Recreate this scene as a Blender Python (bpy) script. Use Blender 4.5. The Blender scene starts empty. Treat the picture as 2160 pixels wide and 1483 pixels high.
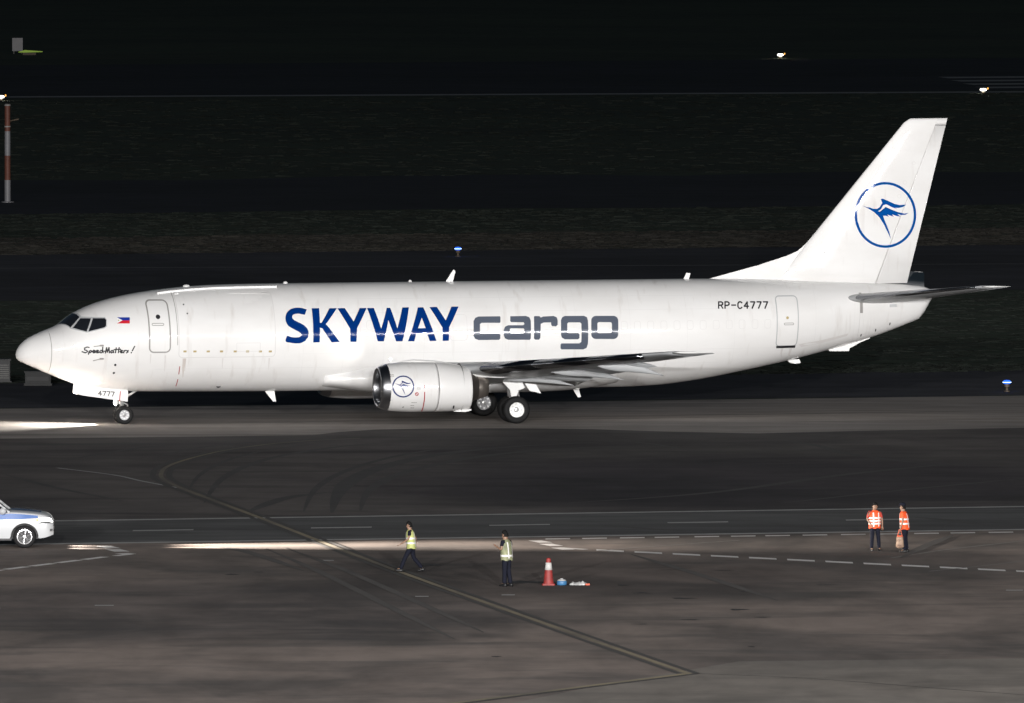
import bpy, bmesh, math, random
from mathutils import Vector, Matrix
from mathutils.geometry import tessellate_polygon

random.seed(7)
S = bpy.context.scene
COL = S.collection

# ------------------------------------------------------------------ camera, world, light, exposure
H, D, F, CX = 30.0, 555.0, 31360.0, 0.48          # lens height, distance to the aircraft, focal length (photo pixels)
TH = math.atan((741.5 + 810) / F)                  # pitch below the horizon
PSI = math.radians(13.5)                           # aircraft heading
CP, SP = math.cos(PSI), math.sin(PSI)
XM = 18.3                                          # main gear station, at the world origin

cam = bpy.data.cameras.new('camera')
cam.sensor_width = 36.0
cam.lens = F / 2160 * 36.0
cam.clip_start, cam.clip_end = 1.0, 20000.0
co = bpy.data.objects.new('camera', cam)
COL.objects.link(co)
co.location = (CX, -D, H)
co.rotation_euler = (math.pi / 2 - TH, 0, 0)
S.camera = co

W = bpy.data.worlds.new('World')
S.world = W
W.use_nodes = True
wn = W.node_tree.nodes
wl = W.node_tree.links
bg = wn['Background']
sky = wn.new('ShaderNodeTexSky')
sky.sky_type = 'NISHITA'
sky.sun_disc = False
sky.sun_elevation = math.radians(14)
sky.sun_rotation = math.radians(180)
wl.new(sky.outputs[0], bg.inputs[0])
bg.inputs[1].default_value = 0.0006

sun = bpy.data.lights.new('moonlight', 'SUN')
sun.energy = 0.0005
sun.angle = math.radians(0.5)
sun.color = (1, .95, .88)
so = bpy.data.objects.new('moonlight', sun)
COL.objects.link(so)
so.rotation_euler = (math.radians(76), 0, 0)

S.view_settings.view_transform = 'Standard'
S.view_settings.look = 'None'
S.view_settings.exposure = 4.0
S.view_settings.gamma = 1.0
S.view_settings.use_curve_mapping = False

def spot(name, loc, aim, power, deg, blend=.5, col=(1, 1, 1), rad=.3):
    l = bpy.data.lights.new(name, 'SPOT')
    l.energy, l.spot_size, l.spot_blend = power, math.radians(deg), blend
    l.color, l.shadow_soft_size = col, rad
    o = bpy.data.objects.new(name, l)
    COL.objects.link(o)
    o.location = loc
    o.rotation_euler = (Vector(aim) - Vector(loc)).to_track_quat('-Z', 'Y').to_euler()
    return o

# the apron floodlights that stand on masts in front of the terminal, behind the photographer's frame
for fx, fy, fz, pw in ((-150, -330, 32, 52000), (-60, -322, 32, 60000), (20, -318, 32, 60000), (95, -325, 32, 56000), (170, -335, 32, 40000)):
    spot('floodlight', (fx, fy, fz), (fx * .35, 20, 10), pw * .93, 66, .35, (1, .99, .985), .45)
# an added, unseen row of nearer fill lamps brightens the apron
for fx in (-75, -22, 32, 85):
    spot('apron_fill_lamp', (fx, -235, 32), (fx * .7, -48, 0), 16500 if fx > -70 else 10000, 42, 1, (1, .965, .93), .4)

# ------------------------------------------------------------------ projection helpers (photo pixel -> place)
def loc2w(x, y, z):
    x -= XM
    return Vector((x * CP - y * SP, x * SP + y * CP, z))

def ray(u, v):
    a, b = (u - 1080) / F, (741.5 - v) / F
    return (a, math.cos(TH) + b * math.sin(TH), -math.sin(TH) + b * math.cos(TH))

def onplane(u, v, y):
    d = ray(u, v)
    oy, dy = -SP * CX - CP * D, -SP * d[0] + CP * d[1]
    t = (y - oy) / dy
    w = (CX + t * d[0], -D + t * d[1], H + t * d[2])
    return (w[0] * CP + w[1] * SP + XM, w[2])

def ground(u, v, z=0.0):
    d = ray(u, v)
    t = (z - H) / d[2]
    return Vector((CX + t * d[0], -D + t * d[1], z))

def onsurf(u, v, surf, y0=-1.5):
    y = y0
    for _ in range(40):
        X, Z = onplane(u, v, y)
        y = y * .5 + surf(X, Z) * .5
    return onplane(u, v, y)

# ------------------------------------------------------------------ materials
def srgb(r, g, b):
    f = lambda c: c / 12.92 if c <= .04045 else ((c + .055) / 1.055) ** 2.4
    return (f(r / 255), f(g / 255), f(b / 255))

def mat(name, col, rough=.5, metal=0., coat=0., spec=.5, emit=None, estr=0., noise=None, bump=None):
    """noise = (scale xyz, amount, second colour); bump = (scale, strength)"""
    m = bpy.data.materials.new(name)
    m.use_nodes = True
    n, l = m.node_tree.nodes, m.node_tree.links
    p = n['Principled BSDF']
    p.inputs['Base Color'].default_value = (*col, 1)
    p.inputs['Roughness'].default_value = rough
    p.inputs['Metallic'].default_value = metal
    p.inputs['Coat Weight'].default_value = coat
    p.inputs['Coat Roughness'].default_value = .08
    p.inputs['Specular IOR Level'].default_value = spec
    if emit:
        p.inputs['Emission Color'].default_value = (*emit, 1)
        p.inputs['Emission Strength'].default_value = estr
    if noise or bump:
        tc = n.new('ShaderNodeTexCoord')
    if noise:
        sc, amt, c2 = noise
        mp = n.new('ShaderNodeMapping')
        mp.inputs['Scale'].default_value = sc
        l.new(tc.outputs['Object'], mp.inputs[0])
        t = n.new('ShaderNodeTexNoise')
        t.inputs['Scale'].default_value = 1
        t.inputs['Detail'].default_value = 6
        t.inputs['Roughness'].default_value = .62
        l.new(mp.outputs[0], t.inputs['Vector'])
        r = n.new('ShaderNodeValToRGB')
        r.color_ramp.elements[0].position = .5 - amt
        r.color_ramp.elements[1].position = .5 + amt
        r.color_ramp.elements[0].color = (*c2, 1)
        r.color_ramp.elements[1].color = (*col, 1)
        l.new(t.outputs['Fac'], r.inputs[0])
        l.new(r.outputs[0], p.inputs['Base Color'])
    if bump:
        t2 = n.new('ShaderNodeTexNoise')
        t2.inputs['Scale'].default_value = bump[0]
        t2.inputs['Detail'].default_value = 4
        l.new(tc.outputs['Object'], t2.inputs['Vector'])
        b = n.new('ShaderNodeBump')
        b.inputs['Strength'].default_value = bump[1]
        b.inputs['Distance'].default_value = .02
        l.new(t2.outputs['Fac'], b.inputs['Height'])
        l.new(b.outputs[0], p.inputs['Normal'])
    return m

def ground_mat(name, c1, c2, c3, big=(.03, .06, 1), fine=(.35, .5, 1), rough=.9, streak=(.02, .9, 1)):
    """pavement: broad patches, traffic streaks and fine mottling"""
    m = bpy.data.materials.new(name)
    m.use_nodes = True
    n, l = m.node_tree.nodes, m.node_tree.links
    p = n['Principled BSDF']
    p.inputs['Roughness'].default_value = rough
    p.inputs['Specular IOR Level'].default_value = .2
    tc = n.new('ShaderNodeTexCoord')
    def nz(sc, det, lo, hi, off=0):
        mp = n.new('ShaderNodeMapping')
        mp.inputs['Scale'].default_value = sc
        mp.inputs['Location'].default_value = (off, off * .7, 0)
        l.new(tc.outputs['Object'], mp.inputs[0])
        t = n.new('ShaderNodeTexNoise')
        t.inputs['Scale'].default_value = 1
        t.inputs['Detail'].default_value = det
        t.inputs['Roughness'].default_value = .6
        t.inputs['Distortion'].default_value = .4
        l.new(mp.outputs[0], t.inputs['Vector'])
        r = n.new('ShaderNodeMapRange')
        r.inputs['From Min'].default_value = lo
        r.inputs['From Max'].default_value = hi
        l.new(t.outputs['Fac'], r.inputs['Value'])
        return r.outputs[0]
    def mix(f, a, b, bc=None):
        x = n.new('ShaderNodeMix')
        x.data_type = 'RGBA'
        l.new(f, x.inputs[0])
        if isinstance(a, tuple): x.inputs[6].default_value = (*a, 1)
        else: l.new(a, x.inputs[6])
        if isinstance(b, tuple): x.inputs[7].default_value = (*b, 1)
        else: l.new(b, x.inputs[7])
        return x.outputs[2]
    a = mix(nz(big, 5, .42, .6), c1, c2)
    b = mix(nz(streak, 5, .5, .78, 13), a, c3)
    mm = n.new('ShaderNodeMix')
    mm.data_type = 'RGBA'
    mm.blend_type = 'MULTIPLY'
    mm.inputs[0].default_value = .45
    l.new(b, mm.inputs[6])
    l.new(mix(nz(fine, 8, .3, .7, 31), (.45, .45, .45), (1.3, 1.3, 1.3)), mm.inputs[7])
    l.new(mm.outputs[2], p.inputs['Base Color'])
    return m

def paint_mat():
    """white aircraft paint: faint panel tone changes and brownish run-off streaks"""
    m = mat('white_aircraft_paint', (.80, .795, .79), .5, 0, .9)
    n, l = m.node_tree.nodes, m.node_tree.links
    p = n['Principled BSDF']
    tc = n.new('ShaderNodeTexCoord')
    def nz(sc, lo, hi):
        mp = n.new('ShaderNodeMapping')
        mp.inputs['Scale'].default_value = sc
        l.new(tc.outputs['Object'], mp.inputs[0])
        t = n.new('ShaderNodeTexNoise')
        t.inputs['Scale'].default_value = 1
        t.inputs['Detail'].default_value = 5
        l.new(mp.outputs[0], t.inputs['Vector'])
        r = n.new('ShaderNodeMapRange')
        r.inputs['From Min'].default_value = lo
        r.inputs['From Max'].default_value = hi
        l.new(t.outputs['Fac'], r.inputs['Value'])
        return r.outputs[0]
    def mx(f, a, b):
        x = n.new('ShaderNodeMix')
        x.data_type = 'RGBA'
        l.new(f, x.inputs[0])
        if isinstance(a, tuple): x.inputs[6].default_value = (*a, 1)
        else: l.new(a, x.inputs[6])
        x.inputs[7].default_value = (*b, 1)
        return x.outputs[2]
    c = mx(nz((.5, 1, 1.2), .4, .75), (.81, .805, .80), (.75, .74, .73))
    mu = n.new('ShaderNodeMath')
    mu.operation = 'MULTIPLY'
    mu.inputs[1].default_value = .48
    l.new(nz((3.2, 1, .45), .6, .84), mu.inputs[0])
    c = mx(mu.outputs[0], c, (.46, .41, .37))
    l.new(c, p.inputs['Base Color'])
    # slight waviness of the skin panels
    t = n.new('ShaderNodeTexNoise')
    t.inputs['Scale'].default_value = 1.6
    t.inputs['Detail'].default_value = 2
    l.new(tc.outputs['Object'], t.inputs['Vector'])
    b = n.new('ShaderNodeBump')
    b.inputs['Strength'].default_value = .35
    b.inputs['Distance'].default_value = .012
    l.new(t.outputs['Fac'], b.inputs['Height'])
    l.new(b.outputs[0], p.inputs['Normal'])
    l.new(b.outputs[0], p.inputs['Coat Normal'])
    return m

M = dict(
    white=paint_mat(),
    white2=mat('white_gloss_paint', (.78, .78, .77), .3, 0, .3),
    grey=mat('grey_wing_paint', (.42, .43, .44), .4, 0, .1, noise=((.6, .6, 2), .2, (.34, .35, .36))),
    slat=mat('polished_slat_metal', (.30, .31, .33), .22, 1.0, noise=((.8, .8, 3), .25, (.2, .21, .23))),
    lip=mat('inlet_lip_metal', (.34, .345, .36), .3, 1.0),
    duct=mat('inlet_duct_grey', (.10, .10, .105), .4, .3),
    steel2=mat('sooty_exhaust_steel', (.22, .195, .18), .36, .9, noise=((5, 1, 1), .3, (.12, .11, .1))),
    hub_shade=mat('shaded_wheel_hub', (.16, .16, .165), .4, .5),  # hub with shade painted into its colour, for the far main gear
    hub3=mat('grey_wheel_hub', (.30, .30, .31), .35, .4),
    steel=mat('exhaust_steel', (.58, .52, .47), .34, .9, noise=((5, 1, 1), .3, (.25, .22, .2))),
    dark=mat('dark_cavity', (.02, .02, .022), .6),
    fan=mat('fan_titanium', (.12, .12, .13), .35, .8),
    glass=mat('cockpit_glass', (.012, .014, .018), .06, 0, 1.0, .8),
    seam=mat('panel_seam', (.30, .29, .28), .6),
    faint=mat('faint_seam', (.66, .65, .645), .5),
    lap=mat('lap_joint_line', (.71, .705, .70), .5),
    frame=mat('window_frame_grey', (.45, .46, .47), .4),
    blue=mat('navy_title_paint', srgb(3, 46, 112), .1, spec=.14),
    lblue=mat('emblem_blue_paint', srgb(3, 74, 150), .1, spec=.14),
    eblue=mat('engine_emblem_navy', srgb(10, 36, 104), .3, 0, .3),
    tgrey=mat('grey_title_paint', srgb(86, 93, 106), .12, spec=.16),
    black=mat('black_lettering', (.015, .015, .018), .5),
    red=mat('red_marking', srgb(165, 40, 48), .5),
    fblue=mat('flag_blue', srgb(20, 50, 150), .4),
    fred=mat('flag_red', srgb(200, 30, 45), .4),
    fwhite=mat('flag_white', (.8, .8, .8), .4),
    latch=mat('latch_tan', srgb(176, 160, 112), .6),
    tyre=mat('tyre_rubber', (.009, .009, .0095), .7, spec=.25, bump=(8, .3)),
    hub=mat('wheel_hub_paint', (.62, .62, .61), .35, .3),
    strut=mat('gear_strut_grey', (.5, .5, .5), .35, .4),
    # ground
    grass=ground_mat('dark_grass', (.068, .095, .062), (.05, .07, .05), (.11, .10, .07), (.03, .05, 1), (.6, .8, 1), .95),
    tuft=mat('grass_blades', (.014, .020, .015), .9, noise=((.15, .15, 1), .2, (.009, .013, .010))),
    drytuft=mat('dry_grass_blades', (.026, .024, .019), .9, noise=((.15, .15, 1), .2, (.014, .013, .012))),
    run_off=mat('brown_run_off', (.60, .55, .52), .6),
    run_off2=mat('grey_grime', (.66, .64, .63), .6),
    verge=ground_mat('dry_grass_verge', (.16, .145, .11), (.09, .10, .075), (.2, .17, .12), (.05, .12, 1), (.6, .9, 1), .95),
    runway=ground_mat('runway_asphalt', (.045, .05, .065), (.035, .04, .05), (.06, .06, .07)),
    taxi=ground_mat('taxiway_concrete', (.40, .36, .33), (.31, .285, .27), (.22, .205, .195), (.03, .12, 1), (.2, .6, 1), .9, (.012, .7, 1)),
    asphalt=ground_mat('dark_asphalt', (.145, .130, .124), (.075, .070, .070), (.042, .040, .042), (.06, .045, 1), (.4, .3, 1), .9, (.06, .35, 1)),
    shoulder=ground_mat('shoulder_asphalt', (.09, .09, .105), (.06, .06, .07), (.05, .05, .06)),
    patch=ground_mat('resurfaced_asphalt', (.062, .06, .066), (.045, .044, .05), (.035, .034, .038), (.06, .045, 1), (.4, .3, 1), .9, (.06, .35, 1)),
    strip=ground_mat('pale_apron_slab', (.25, .225, .20), (.18, .165, .15), (.13, .12, .11), (.10, .06, 1), (.5, .16, 1), .9, (.12, .3, 1)),
    road=ground_mat('service_road_asphalt', (.13, .132, .132), (.10, .10, .102), (.07, .07, .07), (.05, .2, 1), (.3, .8, 1)),
    apron=ground_mat('apron_concrete', (.255, .212, .188), (.128, .112, .104), (.085, .081, .079), (.10, .06, 1), (.5, .16, 1), .9, (.12, .3, 1)),
    mwhite=mat('white_road_paint', (.82, .80, .78), .7, noise=((1.5, 3, 1), .25, (.6, .58, .57))),
    mdim=mat('worn_white_paint', (.52, .52, .51), .8, noise=((1.5, 3, 1), .3, (.25, .25, .25))),
    myellow=mat('worn_yellow_paint', (.26, .22, .145), .8, noise=((.3, .09, 1), .12, (.125, .112, .09))),
    sealant=mat('dark_joint_sealant', (.055, .052, .05), .8),
    rubber=mat('tyre_mark_rubber', (.028, .027, .027), .8, noise=((.35, .35, 1), .25, (.062, .058, .057))),
    rubber3=mat('taxiway_rubber', (.16, .148, .14), .9, noise=((.2, .5, 1), .3, (.26, .235, .22))),
    rubber2=mat('apron_tyre_mark', (.05, .045, .043), .9, noise=((.3, .3, 1), .3, (.085, .076, .071))),
    concrete2=mat('pale_repair_strip', (.24, .225, .21), .9, noise=((.5, .8, 1), .3, (.15, .14, .135))),
    stain_shade=mat('oil_and_shade_spot', (.035, .033, .033), .6),
    # things
    navy=mat('navy_cloth', (.009, .010, .019), .9, spec=.2, noise=((9, 9, 4), .3, (.005, .006, .012)), bump=(14, .4)),
    skin=mat('skin', (.23, .135, .09), .55),
    hair=mat('black_hair', (.006, .006, .006), .8, spec=.15),
    lime=mat('lime_vest_cloth', srgb(186, 190, 120), .7, noise=((7, 7, 3), .3, srgb(150, 156, 96)), bump=(12, .4)),
    greyvest=mat('grey_mesh_vest_cloth', srgb(150, 152, 116), .7, noise=((9, 9, 5), .3, srgb(84, 88, 72)), bump=(12, .4)),
    orange=mat('orange_vest_cloth', srgb(240, 92, 30), .7, noise=((7, 7, 3), .3, srgb(200, 60, 25)), bump=(12, .4)),
    redcloth=mat('red_shirt_cloth', srgb(150, 52, 45), .8, bump=(12, .4)),
    reflect=mat('reflective_tape', (.72, .71, .68), .4, .1),
    shoe=mat('black_shoe_leather', (.012, .012, .013), .4),
    carwhite=mat('white_car_paint', (.47, .48, .49), .3, 0, .5),
    carblue=mat('blue_car_livery', srgb(36, 84, 150), .25, 0, .6),
    carglass=mat('dark_car_glass', (.015, .017, .02), .05, 0, .6),
    plastic=mat('black_car_plastic', (.02, .02, .022), .5),
    rim=mat('alloy_rim', (.62, .62, .63), .25, .8),
    conered=mat('red_cone_rubber', srgb(150, 48, 44), .6, noise=((6, 6, 6), .25, srgb(104, 34, 33))),
    conewhite=mat('white_cone_sleeve', (.50, .49, .475), .5, noise=((9, 9, 9), .2, (.33, .32, .31))),
    jugblue=mat('blue_plastic', srgb(52, 104, 146), .45),
    bag=mat('white_plastic_bag', (.48, .48, .47), .5, noise=((9, 9, 9), .2, (.25, .25, .25)), bump=(9, .6)),
    bagorange=mat('orange_plastic', srgb(190, 84, 56), .5),
    bagtan=mat('pale_cloth_bag', srgb(176, 150, 128), .7, noise=((5, 5, 9), .2, srgb(95, 70, 58)), bump=(10, .4)),
    mastred=mat('faded_red_mast_paint', srgb(118, 70, 56), .6, noise=((2, 2, 3), .3, srgb(92, 56, 46))),
    mastwhite=mat('white_mast_paint', (.25, .25, .27), .5, noise=((2, 2, 3), .3, (.19, .19, .205))),
    cab=mat('cabinet_grey', (.07, .071, .074), .6, noise=((2, 2, 6), .3, (.045, .045, .047))),
    cabslat=mat('cabinet_slat_pale', (.16, .16, .155), .5),
    cabdark=mat('dark_cabinet_paint', (.022, .023, .025), .6),
    lampbody=mat('light_fitting_paint', srgb(84, 72, 58), .6),
    e_blue=mat('blue_lamp_lens', (.02, .08, .6), .2, emit=(.03, .16, 1.0), estr=.085),
    e_bluecore=mat('blue_lamp_core', (.5, .6, .9), .2, emit=(.55, .75, 1.0), estr=.2),
    e_white=mat('white_lamp_lens', (.8, .8, .75), .2, emit=(1, .97, .86), estr=.35),
    e_amber=mat('amber_lamp_lens', (.8, .4, .1), .2, emit=(1, .42, .08), estr=.09),
    e_green=mat('green_lamp_lens', (.3, .5, .1), .2, emit=(.62, .85, .14), estr=.010),
    e_head=mat('headlamp_lens', (.8, .8, .8), .1, emit=(1, .97, .92), estr=.6),
    e_taxi=mat('taxi_lamp_lens', (.8, .8, .8), .1, emit=(1, .96, .88), estr=1.5),
    e_pilot=mat('cockpit_glow_shirt', (.35, .37, .42), .8),
)

def worn_area(m, centre, rx, ry, col):
    """an older, rubber-blackened area of a pavement, with a ragged soft rim"""
    n, l = m.node_tree.nodes, m.node_tree.links
    p = n['Principled BSDF']
    src = p.inputs['Base Color'].links[0].from_socket
    tc = n.new('ShaderNodeTexCoord')
    sub = n.new('ShaderNodeVectorMath'); sub.operation = 'SUBTRACT'
    sub.inputs[1].default_value = centre
    l.new(tc.outputs['Object'], sub.inputs[0])
    mp = n.new('ShaderNodeMapping')
    mp.inputs['Rotation'].default_value = (0, 0, -PSI)
    mp.inputs['Scale'].default_value = (1, 1, 0)
    l.new(sub.outputs[0], mp.inputs[0])
    dv = n.new('ShaderNodeVectorMath'); dv.operation = 'DIVIDE'
    dv.inputs[1].default_value = (rx, ry, 1)
    l.new(mp.outputs[0], dv.inputs[0])
    ln = n.new('ShaderNodeVectorMath'); ln.operation = 'LENGTH'
    l.new(dv.outputs[0], ln.inputs[0])
    t = n.new('ShaderNodeTexNoise')
    t.inputs['Scale'].default_value = .16
    t.inputs['Detail'].default_value = 5
    l.new(tc.outputs['Object'], t.inputs['Vector'])
    ma = n.new('ShaderNodeMath'); ma.operation = 'MULTIPLY_ADD'
    ma.inputs[1].default_value = .7
    l.new(t.outputs['Fac'], ma.inputs[0])
    l.new(ln.outputs['Value'], ma.inputs[2])
    r = n.new('ShaderNodeMapRange')
    r.interpolation_type = 'SMOOTHSTEP'
    r.inputs['From Min'].default_value, r.inputs['From Max'].default_value = .95, 1.5
    r.inputs['To Min'].default_value, r.inputs['To Max'].default_value = .85, 0
    l.new(ma.outputs[0], r.inputs['Value'])
    x = n.new('ShaderNodeMix'); x.data_type = 'RGBA'; x.blend_type = 'MULTIPLY'
    l.new(r.outputs[0], x.inputs[0])
    l.new(src, x.inputs[6])
    x.inputs[7].default_value = (*col, 1)
    l.new(x.outputs[2], p.inputs['Base Color'])
worn_area(M['asphalt'], ground(1560, 1020), 15, 17, (.44, .44, .52))
worn_area(M['apron'], ground(1180, 1215), 9, 12, (.58, .58, .60))
worn_area(M['apron'], ground(420, 1290), 11, 15, (.62, .64, .68))

# ------------------------------------------------------------------ mesh helpers
def mesh(name, verts, faces, m, parent=None, smooth=False):
    me = bpy.data.meshes.new(name)
    me.from_pydata([tuple(v) for v in verts], [], faces)
    bm = bmesh.new()
    bm.from_mesh(me)
    bmesh.ops.recalc_face_normals(bm, faces=bm.faces)
    bm.to_mesh(me)
    bm.free()
    me.update()
    if smooth:
        me.polygons.foreach_set('use_smooth', [True] * len(me.polygons))
    me.materials.append(M[m] if isinstance(m, str) else m)
    o = bpy.data.objects.new(name, me)
    COL.objects.link(o)
    if parent:
        o.parent = parent
    return o

class MB:
    def __init__(s): s.v, s.f = [], []
    def add(s, v, f):
        k = len(s.v)
        s.v += [Vector(p) for p in v]
        s.f += [[i + k for i in q] for q in f]
        return s
    def loft(s, rings, caps=True, closed=True):
        n = len(rings[0])
        v = [p for r in rings for p in r]
        f = []
        for i in range(len(rings) - 1):
            for j in range(n if closed else n - 1):
                a, b = i * n + j, i * n + (j + 1) % n
                f.append([a, b, b + n, a + n])
        if caps:
            f.append(list(range(n))[::-1])
            f.append(list(range(len(v) - n, len(v))))
        return s.add(v, f)
    def box(s, c, d, rot=0.):
        R = Matrix.Rotation(rot, 3, 'Z')
        v = [Vector(c) + R @ Vector((d[0] / 2 * a, d[1] / 2 * b, d[2] / 2 * e)) for a in (-1, 1) for b in (-1, 1) for e in (-1, 1)]
        return s.add(v, [[0, 1, 3, 2], [4, 6, 7, 5], [0, 4, 5, 1], [2, 3, 7, 6], [0, 2, 6, 4], [1, 5, 7, 3]])
    def tube(s, p0, p1, r0, r1=None, n=12):
        r1 = r0 if r1 is None else r1
        p0, p1 = Vector(p0), Vector(p1)
        q = (p1 - p0).to_track_quat('Z', 'Y')
        ring = lambda p, r: [p + q @ Vector((r * math.cos(2 * math.pi * k / n), r * math.sin(2 * math.pi * k / n), 0)) for k in range(n)]
        return s.loft([ring(p0, r0), ring(p1, r1)])
    def lathe(s, prof, o=(0, 0, 0), axis='Z', n=24, caps=False):
        """prof = [(radius, along)]"""
        o = Vector(o)
        rings = []
        for r, a in prof:
            ring = []
            for k in range(n):
                c, d = r * math.cos(2 * math.pi * k / n), r * math.sin(2 * math.pi * k / n)
                ring.append(o + Vector({'Z': (c, d, a), 'X': (a, c, d), 'Y': (c, a, d)}[axis]))
            rings.append(ring)
        return s.loft(rings, caps)
    def build(s, name, m, parent=None, smooth=False):
        return mesh(name, s.v, s.f, m, parent, smooth)

def tag(o, label=None, cat=None, group=None, kind=None):
    if label: o['label'] = label
    if cat: o['category'] = cat
    if group: o['group'] = group
    if kind: o['kind'] = kind
    return o

def empty(name, loc, label, cat, rz=0., group=None):
    o = bpy.data.objects.new(name, None)
    COL.objects.link(o)
    o.location = loc
    o.rotation_euler = (0, 0, rz)
    return tag(o, label, cat, group)

def copy_tree(o, parent=None):
    c = o.copy()
    COL.objects.link(c)
    if parent: c.parent = parent
    for ch in list(o.children): copy_tree(ch, c)
    return c

def interp(tab):
    """monotone cubic through (x, y) pairs"""
    xs, ys = [t[0] for t in tab], [t[1] for t in tab]
    n = len(xs)
    d = [(ys[i + 1] - ys[i]) / (xs[i + 1] - xs[i]) for i in range(n - 1)]
    ms = [d[0]] + [0 if d[i - 1] * d[i] <= 0 else 2 * d[i - 1] * d[i] / (d[i - 1] + d[i]) for i in range(1, n - 1)] + [d[-1]]
    def f(x):
        if x <= xs[0]: return ys[0]
        if x >= xs[-1]: return ys[-1]
        i = 0
        while xs[i + 1] < x: i += 1
        h = xs[i + 1] - xs[i]
        t = (x - xs[i]) / h
        return ((1 + 2 * t) * (1 - t) ** 2 * ys[i] + t * (1 - t) ** 2 * h * ms[i] + t * t * (3 - 2 * t) * ys[i + 1] + t * t * (t - 1) * h * ms[i + 1])
    return f

# ------------------------------------------------------------------ the ground
ZS = .25   # sheets lie a few millimetres above one another
def sheet(name, pts, z, m, parent=None):
    z *= ZS
    o = mesh(name, [(p[0], p[1], z) for p in pts], [list(range(len(pts)))], m, parent)
    return o

def band(name, v_near, v_far, z, m, half=420, wob=0., step=None):
    """strip of pavement or grass parallel to the taxiway, between two photo heights at the picture's middle"""
    z *= ZS
    a, c = ground(1080, v_near), ground(1080, v_far)
    d, nr = Vector((CP, SP, 0)), Vector((-SP, CP, 0))
    n = int(2 * half / step) + 1 if step else 2
    v = []
    for p, w in ((a, wob), (c, wob)):
        v += [p + d * (-half + 2 * half * i / (n - 1)) + nr * random.uniform(-w, w) + Vector((0, 0, z)) for i in range(n)]
    return tag(mesh(name, v, [[i, i + 1, n + i + 1, n + i] for i in range(n - 1)], m), kind='structure')

tag(sheet('ground', [(-6000, -700), (6000, -700), (6000, 12000), (-6000, 12000)], 0, 'grass'), kind='structure')
band('runway', 199, 130, .03, 'runway', 1500)
band('far_taxiway', 440, 372, .03, 'runway', 900, 2.5, 9)
band('grass_verge', 528, 492, .02, 'verge', 700, 3, 4)
band('parallel_taxiway', 622, 527, .03, 'shoulder', 600, .5, 6)
band('taxiway_shoulder', 848, 794, .03, 'shoulder', 420, .5, 4)
asphalt_apron = band('asphalt_apron', 1086, 849, .04, 'asphalt', 420)
road = band('service_road', 1134, 1084.5, .06, 'road', 420)
apron = tag(mesh('apron', [ground(1080, 1133) + Vector((CP, SP, 0)) * k + o for o in (Vector((0, 0, .05 * ZS)), Vector((SP, -CP, 0)) * 330 + Vector((0, 0, .05 * ZS))) for k in (-420, 420)], [[0, 1, 3, 2]], 'apron'), kind='structure')
# the concrete taxiway, its near edge sweeping back where the asphalt turn-off joins
up = [ground(1080, 849) + Vector((CP, SP, 0)) * k for k in (-420, -25, -15, -5, 0, 5, 10, 15, 25, 420)]
lo = [ground(680, 918.5) + Vector((CP, SP, 0)) * -420] + [ground(u, v) for u, v in ((0, 926), (400, 922), (660, 918.5), (715, 912), (790, 907), (900, 904.5), (1080, 904), (1250, 906), (1400, 911), (1600, 915), (1800, 910), (2160, 903))] + [ground(2160, 903) + Vector((CP, SP, 0)) * 400]
taxiway = tag(sheet('taxiway', list(reversed(up)) + lo, .05, 'taxi'), kind='structure')

def catmull(P, k=8):
    out = []
    for i in range(len(P) - 1):
        p0, p1, p2, p3 = P[max(i - 1, 0)], P[i], P[i + 1], P[min(i + 2, len(P) - 1)]
        for j in range(k):
            t = j / k
            out.append(.5 * ((2 * p1) + (p2 - p0) * t + (2 * p0 - 5 * p1 + 4 * p2 - p3) * t * t + (3 * p1 - p0 - 3 * p2 + p3) * t ** 3))
    return out + [P[-1]]

mark_count = [0]
def ribbon(name, px, width, z, m, parent, off=0., taper=False, smooth=True):
    if taper:                       # rubber crosses rubber: each mark lies a hair above the last
        mark_count[0] += 1
        z = z - .02 + .0012 * mark_count[0]
    z *= ZS
    P = [ground(u, v) for u, v in px]
    if smooth and len(P) > 2: P = catmull(P)
    n = len(P)
    v = []
    for i, p in enumerate(P):
        t = (P[min(i + 1, n - 1)] - P[max(i - 1, 0)]).normalized()
        nrm = Vector((-t.y, t.x, 0))
        w = width / 2 * (1 if not taper else min(1, .15 + 3 * min(i, n - 1 - i) / n))
        v += [p + nrm * (off + w) + Vector((0, 0, z)), p + nrm * (off - w) + Vector((0, 0, z))]
    return mesh(name, v, [[2 * i, 2 * i + 1, 2 * i + 3, 2 * i + 2] for i in range(n - 1)], m, parent)

def hline(name, lf, y0, y1, depth, z, m, parent):
    """long straight painted line between photo columns y0..y1 along the line lf"""
    z *= ZS
    (xa, va), (xb, vb) = lf
    k = (vb - va) / (xb - xa)
    a, b = ground(y0, va + k * (y0 - xa)), ground(y1, va + k * (y1 - xa))
    return mesh(name, [a + Vector((0, -depth / 2, z)), b + Vector((0, -depth / 2, z)), b + Vector((0, depth / 2, z)), a + Vector((0, depth / 2, z))], [[0, 1, 2, 3]], m, parent)

UP = ((0, 1101.5), (2160, 1069.5))
LO = ((0, 1150), (2160, 1118))
hline('edge_line', UP, -2500, 5000, .55, .07, 'mdim', road)
hline('edge_line', LO, -2500, 5000, .55, .075, 'mdim', road)
for i in range(-5, 12):
    x = 280 + 376 * i
    hline('lane_dash', ((0, 1124.5), (2160, 1092.5)), x, x + 128, .5, .07, 'mdim', road)
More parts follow.
